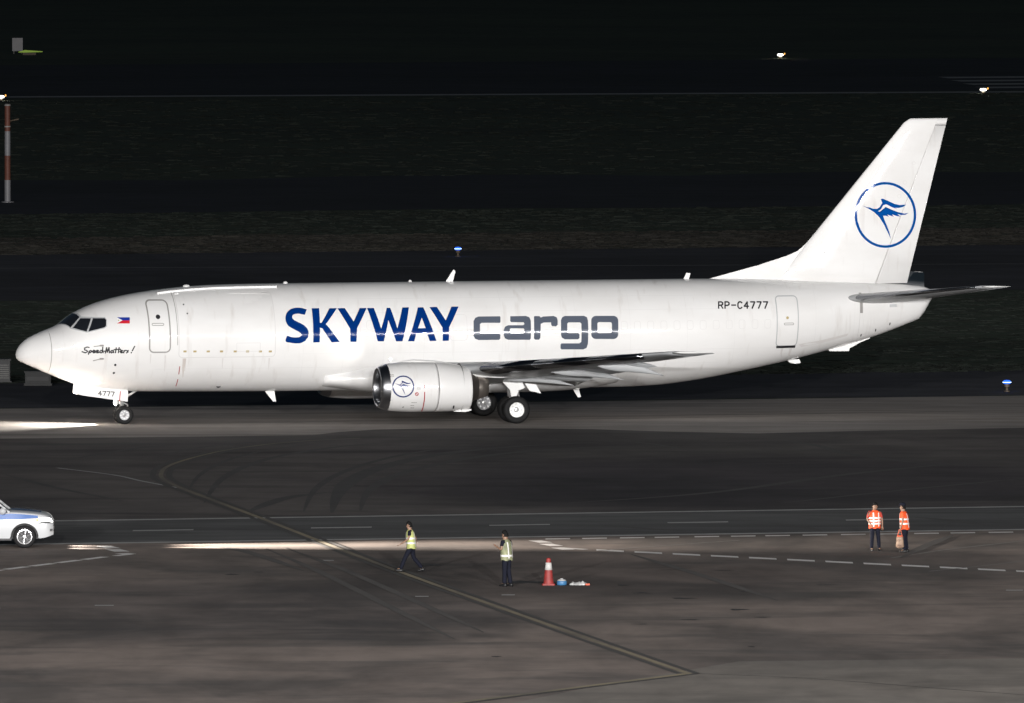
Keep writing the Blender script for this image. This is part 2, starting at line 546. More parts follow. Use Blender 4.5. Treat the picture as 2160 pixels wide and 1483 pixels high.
# dashed stand boundary: along the road, then turning off to the right
for i in range(26):
    x = 1150 + 78 * i + random.uniform(-4, 4)
    hline('boundary_dash', ((0, 1155), (2160, 1123)), x, x + 52, .5, .065, 'mwhite', apron)
for i in range(16):
    x = 1258 + 80.5 * i
    v = 1161 + (x - 1258) * .0503
    hline('boundary_dash', ((x, v), (x + 58, v + 2.8)), x, x + 58, .75, .062, 'mwhite', apron)
for (x, v) in ((1128, 1141), (1150, 1148), (1176, 1156)):
    ribbon('boundary_dash', [(x, v), (x + 24, v + 4.5)], .45, .062, 'mwhite', apron)
ribbon('boundary_dash', [(1176, 1156), (1236, 1160)], .3, .064, 'mwhite', apron)
for i in range(9):
    x = 222 - 55 * i
    ribbon('boundary_dash', [(x, 1175.5 + (222 - x) * .126), (x - 46, 1175.5 + (222 - x + 46) * .126)], .32, .062, 'mwhite', apron)
for (x, v) in ((218, 1152.5), (238, 1159.5)):
    ribbon('boundary_dash', [(x, v), (x + 20, v + 5)], .5, .062, 'mwhite', apron)
ribbon('boundary_dash', [(256, 1168), (274, 1170)], .5, .062, 'mwhite', apron)
ribbon('boundary_dash', [(243, 1173.5), (274, 1170)], .3, .064, 'mwhite', apron)
# taxi lead-in line, its dark borders and the turn behind the nose
lead = [(1452, 1422), (1250, 1352), (1060, 1285), (900, 1228), (760, 1176), (560, 1098), (430, 1049), (375, 1028)]
turn = [(375, 1028), (345, 1012), (340, 1000), (352, 986), (395, 970), (470, 952), (560, 939), (650, 931), (760, 926)]
ribbon('lead_in_line', lead, .2, .09, 'myellow', apron)
for s in (-.26, .26):
    ribbon('line_border', lead, .18, .085, 'sealant', apron, s)
    ribbon('line_border', turn, .22, .085, 'sealant', asphalt_apron, s * 1.1)
ribbon('turn_line', turn, .16, .09, 'myellow', asphalt_apron)
ribbon('faint_line', [(120, 988), (240, 1003), (300, 1016), (375, 1030)], .14, .08, 'mdim', asphalt_apron)
ribbon('lead_in_line', [(1452, 1422), (1300, 1441), (1150, 1460), (900, 1492)], .3, .09, 'myellow', apron)
ribbon('line_border', [(1452, 1422), (1300, 1441), (1150, 1460), (900, 1492)], .16, .085, 'sealant', apron, .28)
ribbon('line_border', [(1440, 1421), (1700, 1432), (2000, 1455), (2200, 1470)], .05, .085, 'sealant', apron)
# a paler slab strip at the very front
tag(sheet('concrete_strip', [ground(u, v) for u, v in ((1560, 1396), (1850, 1393), (2300, 1388), (2300, 1500), (1000, 1500), (1300, 1440))], .058, 'strip', apron))
# curved tyre marks on the dark asphalt
for px, w in ([[(330, 965), (420, 945), (560, 932), (700, 926), (900, 923)], .8], [[(700, 1082), (712, 1045), (740, 1015), (800, 988), (920, 960), (1080, 943), (1300, 932)], 1.6], [[(640, 1080), (668, 1030), (740, 990), (860, 958), (1010, 938)], .7],
              [[(760, 1078), (775, 1040), (820, 1010), (900, 985), (1040, 960), (1250, 944), (1500, 938)], 1.1], [[(430, 1062), (470, 1010), (560, 970), (700, 945), (850, 932)], .8], [[(395, 1040), (425, 1000), (500, 965), (620, 942), (760, 932)], .5],
              [[(120, 975), (300, 945), (500, 930)], .6], [[(0, 940), (180, 938), (380, 936)], 2.2], [[(10, 1002), (120, 1030), (260, 1058)], .7], [[(520, 1082), (600, 1052), (690, 1040)], 1.2], [[(1200, 1062), (1500, 1040), (1800, 1000), (2160, 965)], 1.1],
              [[(2160, 1010), (1900, 1035), (1650, 1062)], .8], [[(1300, 930), (1380, 938), (1460, 952)], .5], [[(1640, 928), (1720, 940), (1800, 960), (2000, 985)], .9]):
    ribbon('tyre_mark', px, w * .42, .075, 'rubber', asphalt_apron, taper=True)
for px, w in ([[(100, 893), (500, 893), (900, 888), (1300, 884), (1700, 877)], .35], [[(280, 897), (700, 889), (1200, 880), (1800, 872), (2160, 866)], .5], [[(1100, 899), (1500, 893), (2160, 885)], .3], [[(300, 874), (800, 872), (1300, 866)], .4]):
    ribbon('tyre_mark', px, w, .066, 'rubber3', taxiway, taper=True)
for px, w in ([[(1930, 1092), (2000, 1098), (2080, 1108), (2160, 1113)], .5], [[(1270, 1109), (1350, 1115), (1450, 1122)], .4], [[(1620, 1104), (1690, 1112), (1740, 1124)], .4], [[(2010, 1100), (1985, 1116)], .35]):
    ribbon('tyre_mark', px, w, .0605, 'rubber', road, taper=True)
for px, w in ([[(560, 1158), (680, 1210), (840, 1290), (960, 1350)], .3], [[(600, 1156), (730, 1205), (900, 1280), (1020, 1335)], .3], [[(430, 1150), (520, 1165), (640, 1205)], .4], [[(1330, 1170), (1480, 1215), (1640, 1268)], .35], [[(1900, 1178), (1960, 1150), (2010, 1130)], .4]):
    ribbon('tyre_mark', px, w, .07, 'rubber2', apron, taper=True)
for px, w in ([[(1260, 1163), (1400, 1152), (1560, 1141)], .12], [[(1880, 1178), (2000, 1160), (2160, 1142)], .14], [[(1960, 1206), (2060, 1196), (2160, 1184)], .12]):
    ribbon('repair_strip', px, w, .068, 'concrete2', apron)
for k in range(17):
    u, v = random.uniform(380, 1750), random.uniform(1185, 1330)
    if k > 11: u, v = random.uniform(0, 2160), random.uniform(1180, 1440)
    if k == 0: u, v = 1608, 1303
    if k == 1: u, v = 1557, 1287
    if k == 2: u, v = 1108, 1229  # dark blob painted for the shadow beside the traffic cone
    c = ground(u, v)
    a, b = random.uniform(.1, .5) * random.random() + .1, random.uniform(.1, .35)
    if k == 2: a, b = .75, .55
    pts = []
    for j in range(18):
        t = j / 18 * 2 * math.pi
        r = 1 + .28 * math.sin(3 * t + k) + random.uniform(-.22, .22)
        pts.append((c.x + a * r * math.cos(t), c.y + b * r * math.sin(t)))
    sheet('oil_and_shade_spot', pts, .072 + .0005 * k, 'stain_shade', apron)
for (u, v, w) in ((890, 1259, 28), (1072, 1256, 28), (690, 1183, 28), (220, 1278, 40), (2140, 1246, 36)):
    hline('painted_tick', ((u, v), (u + 100, v)), u - w / 2, u + w / 2, .35, .067, 'mdim', apron)
# runway paint far behind
rw = bpy.data.objects['runway']
hline('edge_line', ((0, 205), (2160, 194)), -2000, 4500, 2.4, .045, 'mdim', rw)
for i in range(4):
    v = 164 + i * 7
    p = ground(1990 + 26 * i, v)
    d, nr = Vector((CP, SP, 0)), Vector((-SP, CP, 0))
    mesh('threshold_stripe', [p - nr * 1.4, p + d * 45 - nr * 1.4, p + d * 45 + nr * 1.4, p + nr * 1.4], [[0, 1, 2, 3]], 'mdim', rw).location.z = .046 * ZS
ribbon('centre_line', [(-200, 567), (2400, 556)], .2, .05, 'mdim', bpy.data.objects['parallel_taxiway'])

# grass tufts along the verges: nobody could count them
tv, tf = [], []
def tuft(x, y, h):
    for _ in range(3):
        a = random.uniform(0, math.pi)
        wd = random.uniform(.15, .6)
        dx, dy = math.cos(a) * wd, math.sin(a) * wd * .3
        lx, ly = random.uniform(-.1, .1), random.uniform(-.1, .1)
        k = len(tv)
        tv.extend([(x - dx, y - dy, 0), (x + dx, y + dy, 0), (x + dx * .6 + lx, y + dy * .6 + ly, h), (x - dx * .7 + lx, y - dy * .7 + ly, h * random.uniform(.3, 1))])
        tf.append([k, k + 1, k + 2, k + 3])
def tufts(n, v0, v1, h0, h1, half):
    a, c = ground(1080, v0), ground(1080, v1)
    for _ in range(n):
        p = a.lerp(c, random.random()) + Vector((CP, SP, 0)) * random.uniform(-half, half)
        tuft(p.x, p.y, random.uniform(h0, h1) * random.uniform(.5, 1))
tufts(7000, 794, 626, .015, .055, 30)
tufts(1500, 797, 780, .02, .08, 30)
tufts(3500, 490, 442, .02, .07, 36)
tufts(4500, 370, 204, .02, .08, 42)
tag(mesh('grass_tufts', tv, tf, 'tuft'), kind='stuff')
tv, tf = [], []
tufts(4500, 528, 492, .02, .09, 34)
tag(mesh('dry_grass_tufts', tv, tf, 'drytuft'), kind='stuff')

# ------------------------------------------------------------------ the aircraft
AC = empty('cargo_aircraft', loc2w(XM, 0, 0), 'white twin-engined cargo jet with blue SKYWAY titles and a bird emblem on its fin', 'aircraft', PSI)
AC.location = (-XM * CP, -XM * SP, .0125)
ZG = .0125   # the taxiway's height under the wheels; local z is measured from it

ftop = interp([(-.14, 2.62), (-.12, 2.73), (-.05, 2.88), (.1, 3.06), (.35, 3.25), (.8, 3.46), (1.25, 3.63), (1.46, 3.73), (1.79, 3.99), (2.23, 4.25), (2.86, 4.51), (3.76, 4.75), (4.66, 4.91), (5.47, 5.01), (6.47, 5.10), (7.6, 5.15), (10, 5.17), (25, 5.18), (27, 5.17), (30.15, 5.07), (32.76, 4.95), (34.6, 4.82), (35.0, 4.68)])
fbot = interp([(-.14, 2.62), (-.12, 2.51), (-.05, 2.42), (.1, 2.34), (.27, 2.26), (.6, 2.11), (1.14, 1.88), (1.71, 1.65), (2.27, 1.46), (3, 1.32), (4.07, 1.22), (6.46, 1.18), (11, 1.15), (22.5, 1.15), (24.15, 1.20), (25.74, 1.37), (27.52, 1.68), (29.43, 2.07), (30.98, 2.44), (32.58, 2.87), (34.35, 3.50), (34.55, 3.58), (34.75, 3.85), (35.0, 4.3)])
fmid = interp([(-.14, 2.62), (.5, 2.70), (1.5, 2.85), (3, 3.05), (5, 3.2), (24, 3.2), (27, 3.35), (30, 3.75), (33, 4.2), (35, 4.46)])
fwid = interp([(-.14, .0), (-.12, .1), (-.05, .25), (.1, .43), (.35, .62), (.8, .90), (1.3, 1.14), (2, 1.40), (3, 1.64), (4, 1.78), (5, 1.85), (6.2, 1.88), (24, 1.88), (26, 1.82), (28, 1.66), (30, 1.39), (32, 1.0), (33.5, .66), (34.6, .38), (35, .26)])

def fus_y(X, Z, s=-1):
    m = fmid(X)
    h = (ftop(X) - m) if Z > m else (m - fbot(X))
    q = min(1, abs(Z - m) / max(h, 1e-4))
    return s * fwid(X) * math.sqrt(max(0, 1 - q * q))

def fus_ring(X, n=120):
    m, t, b, w = fmid(X), ftop(X), fbot(X), fwid(X)
    r = []
    for k in range(n):
        a = 2 * math.pi * k / n
        r.append((X, w * math.cos(a), m + ((t - m) if math.sin(a) > 0 else (m - b)) * math.sin(a)))
    return r
xs = [-.1399, -.137, -.13, -.115, -.09, -.05, 0, .06, .13, .22, .33, .46, .6, .76, .94, 1.12, 1.3, 1.46, 1.62, 1.8, 2, 2.25, 2.5, 2.8, 3.1, 3.5, 4, 4.5, 5, 5.6, 6.2, 7, 8] + [9 + i for i in range(15)] + [23.5 + .5 * i for i in range(23)] + [34.7, 34.85, 35.0]
b = MB().loft([fus_ring(x) for x in xs])
fus = b.build('fuselage', 'white', AC, True)
MB().loft([[(35.003 + d, q[1] * k, 4.44 + (q[2] - 4.44) * k) for q in fus_ring(35.0, 40)] for d, k in ((0, .86), (.012, .8))]).build('exhaust_outlet', 'dark', fus)

# --- decals: thin skins lying on a surface y = surf(X, Z)
def decal(name, polys, surf, m, parent, off=.008, step=.12, xstep=None):
    """polys = list of [outer, hole, ...] in local (X, Z); cut into strips so that it follows the curve"""
    bm = bmesh.new()
    for loops in polys:
        P = [[Vector((x, z, 0)) for x, z in lp] for lp in loops]
        flat = [p for lp in P for p in lp]
        vs = [bm.verts.new(p) for p in flat]
        for t in tessellate_polygon(P):
            try: bm.faces.new([vs[i] for i in t])
            except ValueError: pass
    zs = [v.co.y for v in bm.verts]
    xx = [v.co.x for v in bm.verts]
    def cut(lo, hi, st, nrm):
        k = math.floor(lo / st) + 1
        while k * st < hi:
            bmesh.ops.bisect_plane(bm, geom=bm.verts[:] + bm.edges[:] + bm.faces[:], dist=1e-5, plane_co=Vector(nrm) * (k * st), plane_no=nrm)
            k += 1
    cut(min(zs), max(zs), step, (0, 1, 0))
    if xstep: cut(min(xx), max(xx), xstep, (1, 0, 0))
    for v in bm.verts:
        X, Z = v.co.x, v.co.y
        y = surf(X, Z)
        v.co = Vector((X, y + math.copysign(off, y) if abs(y) > 1e-6 else y - off, Z))
    me = bpy.data.meshes.new(name)
    bm.to_mesh(me)
    bm.free()
    me.materials.append(M[m])
    me.polygons.foreach_set('use_smooth', [True] * len(me.polygons))
    o = bpy.data.objects.new(name, me)
    COL.objects.link(o)
    o.parent = parent
    return o

def stroke_poly(P, w):
    """polyline -> list of quads and joint discs"""
    out = []
    for i in range(len(P) - 1):
        a, c = Vector(P[i]), Vector(P[i + 1])
        t = c - a
        if t.length < 1e-6: continue
        t.normalize()
        n = Vector((-t.y, t.x)) * w / 2
        e = t * w * .3
        out.append([[tuple(a - e + n), tuple(a - e - n), tuple(c + e - n), tuple(c + e + n)]])
    return out

def pxpoly(P, box, surf, y0=-1.5):
    """points read in an enlarged crop (x0, y0, scale) of the photograph -> (X, Z) on the surface"""
    return [onsurf(box[0] + u / box[2], box[1] + v / box[2], surf, y0) for u, v in P]

def zfix(f):   # surfaces are measured above the taxiway, which lies ZG above the datum
    return lambda X, Z: f(X, Z)
B1, B2, B4, B5, B6, B3 = (0, 560, 4.12), (500, 560, 4.12), (940, 640, 3.6), (1460, 560, 3.0857), (1660, 230, 3.8025), (760, 700, 5.4)

def rrect(x0, z0, x1, z1, r, n=5):
    P = []
    for cx, cz, a0 in ((x1 - r, z1 - r, 0), (x0 + r, z1 - r, 90), (x0 + r, z0 + r, 180), (x1 - r, z0 + r, 270)):
        for k in range(n + 1):
            a = math.radians(a0 + 90 * k / n)
            P.append((cx + r * math.cos(a), cz + r * math.sin(a)))
    return P
def rring(x0, z0, x1, z1, r, w):
    return [rrect(x0, z0, x1, z1, r), rrect(x0 + w, z0 + w, x1 - w, z1 - w, max(.01, r - w))]

# cockpit windows
panes = [[(500, 520), (572, 449), (690, 455), (612, 545)], [(632, 545), (697, 461), (790, 462), (752, 577)], [(768, 576), (806, 461), (908, 461), (922, 478), (920, 530), (905, 541)]]
allp = [(488, 524), (568, 441), (700, 447), (912, 452), (929, 474), (928, 535), (908, 549), (758, 586), (612, 553)]
def fus_at(X, a, off=0., s=-1):
    m, t, bb, w = fmid(X), ftop(X), fbot(X), fwid(X)
    return Vector((X, s * (w + off) * math.cos(a), m + ((t - m + off) if math.sin(a) > 0 else (m - bb)) * math.sin(a)))
def ang(X, Z): return math.asin(max(-1, min(1, (Z - fmid(X)) / ((ftop(X) - fmid(X)) if Z > fmid(X) else (fmid(X) - fbot(X))))))
def wrap_pane(name, c4, off, m, s):
    """four (X, angle) corners: front low, front high, side high, side low"""
    N = 10
    v = []
    for i in range(N + 1):
        for j in range(N + 1):
            p, q = i / N, j / N
            X = (c4[0][0] * (1 - q) + c4[1][0] * q) * (1 - p) + (c4[3][0] * (1 - q) + c4[2][0] * q) * p
            A = (c4[0][1] * (1 - q) + c4[1][1] * q) * (1 - p) + (c4[3][1] * (1 - q) + c4[2][1] * q) * p
            v.append(fus_at(X, A, off, s))
    return mesh(name, v, [[i * (N + 1) + j, i * (N + 1) + j + 1, (i + 1) * (N + 1) + j + 1, (i + 1) * (N + 1) + j] for i in range(N) for j in range(N)], m, AC, True)
hi_, lo_ = pxpoly(panes[0][2:], B1, fus_y)
fh, fl_ = pxpoly([(700, 447), (612, 553)], B1, fus_y)
for s in (-1, 1):
    sf = lambda X, Z, s=s: fus_y(X, Z, s)
    decal('window_frame', [[pxpoly(allp[2:], B1, fus_y)]], sf, 'frame', AC, .006, .08, .1)
    wrap_pane('window_frame', [(1.40, math.pi / 2), (2.06, math.pi / 2), (fh[0] + .02, ang(*fh)), (fl_[0], ang(*fl_))], .006, 'frame', s)
    wrap_pane('cockpit_window', [(1.45, math.pi / 2 - .04), (1.99, math.pi / 2 - .03), (hi_[0], ang(*hi_)), (lo_[0], ang(*lo_))], .018, 'glass', s)
    for P in panes[1:]:
        decal('cockpit_window', [[pxpoly(P, B1, fus_y)]], sf, 'glass', AC, .016, .08, .1)
# pilots' dim shapes behind the glass are left to reflections
# titles
SK = [
 [[(605, 385), (560, 372), (510, 370), (470, 380), (440, 402), (424, 432), (420, 465), (428, 500), (450, 530), (490, 555), (530, 575), (553, 593), (560, 608), (548, 622), (515, 628), (470, 625), (436, 615), (422, 662), (460, 674), (510, 680), (555, 676), (592, 658), (614, 630), (622, 600), (619, 572), (605, 545), (572, 517), (530, 495), (497, 478), (481, 460), (481, 440), (494, 427), (522, 422), (555, 425), (588, 432)]],
 [[(648, 375), (712, 373), (720, 503), (735, 500), (802, 375), (868, 373), (783, 498), (770, 512), (784, 526), (892, 668), (822, 670), (740, 548), (720, 543), (718, 670), (662, 672)]],
 [[(872, 375), (935, 373), (1012, 490), (1065, 373), (1125, 372), (1042, 550), (1038, 667), (985, 667), (983, 553)]],
 [[(1130, 373), (1188, 372), (1252, 553), (1300, 372), (1330, 370), (1393, 550), (1435, 368), (1493, 366), (1437, 662), (1382, 662), (1314, 478), (1275, 662), (1222, 662)]],
 [[(1570, 368), (1618, 366), (1732, 658), (1675, 660), (1650, 592), (1557, 594), (1540, 662), (1485, 662)], [(1572, 549), (1605, 455), (1638, 547)]],
 [[(1672, 365), (1735, 363), (1813, 480), (1862, 361), (1924, 360), (1843, 540), (1840, 657), (1787, 658), (1785, 545)]]]
def curve2(P, k=4):
    P = [Vector(p) for p in P]
    return [tuple(p) for p in catmull(P, k)]
sS = SK[0][0]
SK[0][0] = curve2(sS[:22]) + curve2(sS[22:])
def lettering(name, parts, m):
    e = bpy.data.objects.new(name, None)
    COL.objects.link(e)
    e.parent = AC
    for P in parts: decal('letter', P, fus_y, m, e, .010)
lettering('title_lettering', [[[pxpoly(lp, B2, fus_y) for lp in P]] for P in SK], 'blue')
def pr(x0, y0, x1, y1, r):
    return [(x, y) for x, y in rrect(x0, y0, x1, y1, r)]
CG = [
 [[(412, 100), (250, 102), (225, 112), (211, 137), (210, 245), (222, 270), (250, 281), (405, 279), (415, 268), (415, 240), (406, 232), (272, 232), (260, 222), (260, 160), (272, 150), (412, 150), (416, 142), (416, 108)]],
 [[(490, 100), (610, 98), (635, 108), (646, 132), (646, 270), (638, 279), (475, 279), (450, 268), (441, 245), (441, 205), (450, 180), (475, 168), (588, 168), (598, 160), (592, 146), (498, 145), (490, 138)], pr(487, 192, 597, 231, 10)],
 [[(670, 104), (676, 99), (712, 99), (722, 110), (742, 102), (820, 98), (843, 108), (850, 130), (850, 165), (838, 177), (808, 175), (801, 166), (800, 146), (742, 148), (722, 158), (718, 266), (708, 278), (680, 278), (670, 268)]],
 [[(905, 98), (1050, 97), (1072, 107), (1080, 132), (1080, 310), (1070, 340), (1045, 352), (880, 352), (872, 345), (872, 315), (880, 306), (1015, 306), (1030, 295), (1030, 156), (1020, 147), (932, 147), (923, 156), (923, 220), (932, 228), (1005, 228), (1016, 238), (1016, 265), (1005, 275), (905, 275), (882, 262), (875, 240), (875, 130), (885, 108)]],
 [pr(1105, 97, 1310, 273, 36), pr(1152, 145, 1262, 228, 14)]]
lettering('cargo_lettering', [[[pxpoly(lp, B4, fus_y) for lp in P]] for P in CG], 'tgrey')

GL = {'R': [[(0, 0), (0, 1), (.6, 1), (.9, .85), (.9, .62), (.6, .48), (0, .48)], [(.5, .48), (.95, 0)]], 'P': [[(0, 0), (0, 1), (.6, 1), (.9, .85), (.9, .6), (.6, .45), (0, .45)]],
      '-': [[(.05, .5), (.95, .5)]], 'C': [[(.92, .85), (.65, 1), (.3, 1), (.03, .75), (.03, .25), (.3, 0), (.65, 0), (.92, .15)]],
      '4': [[(.68, 0), (.68, 1), (0, .32), (.98, .32)]], '7': [[(0, 1), (.92, 1), (.35, 0)]]}
def text_px(t, x0, y0, w, h, adv, box, skew=0.):
    out = []
    for i, c in enumerate(t):
        for st in GL[c]:
            out.append([(x0 + i * adv + p[0] * w, y0 - p[1] * h + skew * (x0 + i * adv + p[0] * w - x0)) for p in st])
    return out
def strokes_decal(name, strokes, w, box, surf, m, parent, off, y0=-1.5):
    polys = []
    for st in strokes:
        polys += stroke_poly(pxpoly(st, box, surf, y0), w)
    return decal(name, polys, surf, m, parent, off)
lettering('registration_lettering', [sum([stroke_poly(pxpoly(st, B5, fus_y), .052) for st in text_px(c, 172 + 41.6 * i, 281, 29, 42, 41.6, B5)], []) for i, c in enumerate('RP-C4777')], 'black')
HW = [[(775, 715), (755, 712), (735, 722), (735, 737), (755, 742), (760, 752), (740, 762), (712, 752)], [(776, 745), (768, 776)], [(776, 748), (790, 742), (798, 750), (785, 760), (773, 760)],
      [(805, 752), (822, 750), (825, 742), (812, 740), (803, 752), (812, 762), (828, 760)], [(835, 752), (852, 750), (855, 742), (842, 740), (833, 752), (842, 762), (860, 760)],
      [(890, 742), (875, 742), (865, 755), (878, 763), (890, 750), (893, 712)], [(890, 752), (897, 762)], [(893, 748), (912, 748)],
      [(915, 765), (926, 716), (932, 758), (947, 715), (950, 763)], [(985, 742), (970, 742), (960, 755), (970, 763), (985, 750), (988, 762)], [(1010, 718), (1003, 762)], [(1035, 716), (1028, 762)], [(990, 735), (1048, 731)],
      [(1045, 752), (1060, 750), (1063, 742), (1050, 740), (1043, 752), (1052, 762), (1067, 760)], [(1078, 742), (1075, 763)], [(1078, 750), (1086, 742), (1097, 741)], [(1116, 742), (1103, 745), (1112, 755), (1098, 763)],
      [(1170, 705), (1149, 745)], [(1143, 758), (1140, 763)]]
tag(strokes_decal('slogan_lettering', HW, .046, B1, fus_y, 'black', AC, .010), kind='stuff')
# flag
decal('flag', [[pxpoly([(1015, 453), (1127, 453), (1127, 507), (1015, 507)], B1, fus_y)]], fus_y, 'fwhite', AC, .009)
fl = bpy.data.objects['flag']
decal('flag_stripe', [[pxpoly([(1015, 453), (1127, 453), (1127, 480), (1065, 480)], B1, fus_y)]], fus_y, 'fblue', fl, .013)
decal('flag_stripe', [[pxpoly([(1065, 480), (1127, 480), (1127, 507), (1015, 507)], B1, fus_y)]], fus_y, 'fred', fl, .013)
decal('flag_sun', [[pxpoly(pr(1024, 475, 1034, 485, 4), B1, fus_y)]], fus_y, 'latch', fl, .013)

# doors
def fxz(u, v): return onsurf(u, v, fus_y)
def door(x0, z0, x1, z1, r, frame_m, w=.035):
    dr = decal('door', [[rrect(x0 + w, z0 + w, x1 - w, z1 - w, r)]], fus_y, 'white', AC, .014)
    decal('door_frame', [rring(x0, z0, x1, z1, r + w, w)], fus_y, frame_m, dr, .011)
    return dr
a, c = fxz(303, 632), fxz(360, 745)
d1 = door(a[0], c[1], c[0], a[1], .14, 'seam', .05)
o_ = fxz(333, 669)
decal('peephole', [[[(o_[0] + .085 * math.cos(t * .524), o_[1] + .085 * math.sin(t * .524)) for t in range(12)]]], fus_y, 'black', d1, .02)
o_ = fxz(333, 685)
decal('handle', [rring(o_[0] - .23, o_[1] - .05, o_[0] + .23, o_[1] + .05, .05, .025)], fus_y, 'seam', d1, .02)
p = fxz(330, 742)
a, c = fxz(1633, 624), fxz(1680, 731)
d2 = door(a[0], c[1], c[0], a[1], .12, 'frame', .04)
o_ = fxz(1664, 684)
decal('handle', [rring(o_[0] - .2, o_[1] - .045, o_[0] + .2, o_[1] + .045, .04, .022)], fus_y, 'seam', d2, .02)
o_ = fxz(1661, 671)
decal('peephole', [[[(o_[0] + .055 * math.cos(t * .524), o_[1] + .055 * math.sin(t * .524)) for t in range(12)]]], fus_y, 'latch', d2, .02)
decal('door_sill', [[(a[0] + .05, c[1] - .05), (c[0] - .05, c[1] - .05), (c[0] - .05, c[1] + .03), (a[0] + .05, c[1] + .03)] and [[(a[0] + .05, c[1] - .06), (c[0] - .05, c[1] - .06), (c[0] - .05, c[1] + .03), (a[0] + .05, c[1] + .03)]]][0:1] if True else [], fus_y, 'black', d2, .018)
# big upper-deck cargo door
a, c = fxz(378, 690), fxz(579, 752)
cd = decal('cargo_door', [[rrect(a[0], c[1], c[0], 4.9, .12)]], fus_y, 'white', AC, .014, .09)
decal('door_frame', [rring(a[0] - .03, c[1] - .03, c[0] + .03, 4.94, .15, .03)], fus_y, 'faint', cd, .010, .09)
for u in (390, 411, 439, 467, 496, 522, 549, 570):
    q = fxz(u, 742)
    decal('latch', [[rrect(q[0] - .06, q[1] - .035, q[0] + .06, q[1] + .035, .01)]], fus_y, 'latch', cd, .02)
a, c = fxz(499, 724), fxz(549, 742)
decal('latch_panel', [rring(a[0], c[1], c[0], a[1], .02, .018)], fus_y, 'faint', cd, .02)
# crown hinge strip of the cargo door
hp = [(fxz(345, 690)[0], 0), (fxz(598, 690)[0], 0)]
hv = []
for i in range(25):
    X = hp[0][0] + (hp[1][0] - hp[0][0]) * i / 24
    y = -.62
    m_, h_ = fmid(X), ftop(X) - fmid(X)
    z = m_ + h_ * math.sqrt(1 - (y / fwid(X)) ** 2)
    hv.append([(X, y - .05, z - .03), (X, y - .05, z + .05), (X, y + .05, z + .065), (X, y + .05, z - .02)])
MB().loft(hv).build('hinge', 'white2', cd)
# panel seams round the body
def seam(X, w, m, z0=None, z1=None):
    z0 = fbot(X) + .02 if z0 is None else z0
    z1 = ftop(X) - .02 if z1 is None else z1
    decal('panel_seam', [[[(X - w / 2, z0), (X + w / 2, z0), (X + w / 2, z1), (X - w / 2, z1)]]], fus_y, m, AC, .005, .06)
seam(onsurf(109, 745, fus_y)[0], .022, 'seam')
seam(fxz(374, 690)[0], .022, 'seam', 3.0)
for u in (640, 725, 810, 895, 1060, 1215, 1330, 1450, 1550, 1720, 1800):
    seam(fxz(u, 700)[0], .012, 'lap')
for z in (2.1, 2.62, 4.12, 4.62):
    X0, X1 = (10.2 if z > 2.3 else 4.8), (28.6 if z > 2.5 else 26.4)
    decal('lap_joint', [[[(X0, z - .007), (X1, z - .007), (X1, z + .007), (X0, z + .007)]]], fus_y, 'lap', AC, .004, .12, .5)
# over-wing exit and plugged cabin windows, faint in the paint
for x0, y0, x1, y1 in ((947, 664, 986, 719), (772, 676, 800, 697)):
    a, c = fxz(x0, y0), fxz(x1, y1)
    decal('exit_outline', [rring(a[0], c[1], c[0], a[1], .12, .016)], fus_y, 'faint', AC, .005)
for i in range(22):
    X = fxz(1310, 690)[0] + i * .508
    if 29.2 > X and abs(X - fxz(1656, 690)[0]) > .75:
        decal('window_plug', [rring(X, 3.36, X + .25, 3.70, .08, .014)], fus_y, 'faint', AC, .005)
for uv in (((379, 774), (377, 790)), ((375, 801), (371, 815))):
    decal('red_datum_mark', stroke_poly([fxz(*uv[0]), fxz(*uv[1])], .03), fus_y, 'red', AC, .01)
for (u, v, ln, w, mm) in ((388, 757, 40, .05, 'run_off'), (391, 757, 26, .035, 'run_off'), (318, 748, 20, .03, 'run_off2'), (349, 750, 34, .03, 'run_off2'), (568, 756, 24, .03, 'run_off2'), (470, 756, 22, .025, 'run_off2'), (1650, 735, 22, .05, 'run_off2'), (1668, 735, 26, .06, 'run_off2')):
    p0, p1 = fxz(u, v), fxz(u - .06 * ln, v + ln)
    decal('run_off_stain', [[[(p0[0] - w, p0[1]), (p0[0] + w, p0[1]), (p0[0] + w * .7, p0[1] * .5 + p1[1] * .5), (p1[0] + .008, p1[1]), (p1[0] - .008, p1[1]), (p0[0] - w * .6, p0[1] * .5 + p1[1] * .5)]]], fus_y, mm, AC, .004)
decal('grime_band', [[[fxz(u, v) for u, v in ((1684, 727), (1730, 719), (1790, 704), (1786, 710), (1735, 724), (1690, 733))]]], fus_y, 'run_off2', AC, .004)
# probes, ports, drains
def surf_pt(u, v, out=0.):
    X, Z = fxz(u, v)
    return Vector((X, fus_y(X, Z) - out, Z))
for (u, v, u2, v2) in ((197, 731.5, 214, 729.5), (195, 761.5, 214, 757.5)):
    a, c = surf_pt(u, v, .10), surf_pt(u2, v2, .01)
    MB().tube(a, Vector((c.x, a.y, c.z)), .014).box((c.x, c.y - .03, c.z), (.13, .12, .06)).build('pitot_probe', 'seam', AC)
for u, v, r in ((240, 787.5, .045), (243, 770.5, .045), (395, 662, .03), (387, 643, .03)):
    q = surf_pt(u, v)
    decal('static_port', [[[(q.x + r * math.cos(t * .785), q.z + r * math.sin(t * .785)) for t in range(8)]]], fus_y, 'black', AC, .012)
q = surf_pt(461, 814)
MB().lathe([(.09, 0), (.08, .03), (.0, .05)], (q.x, q.y + .02, q.z), 'Y', 12).build('drain_port', 'dark', AC)
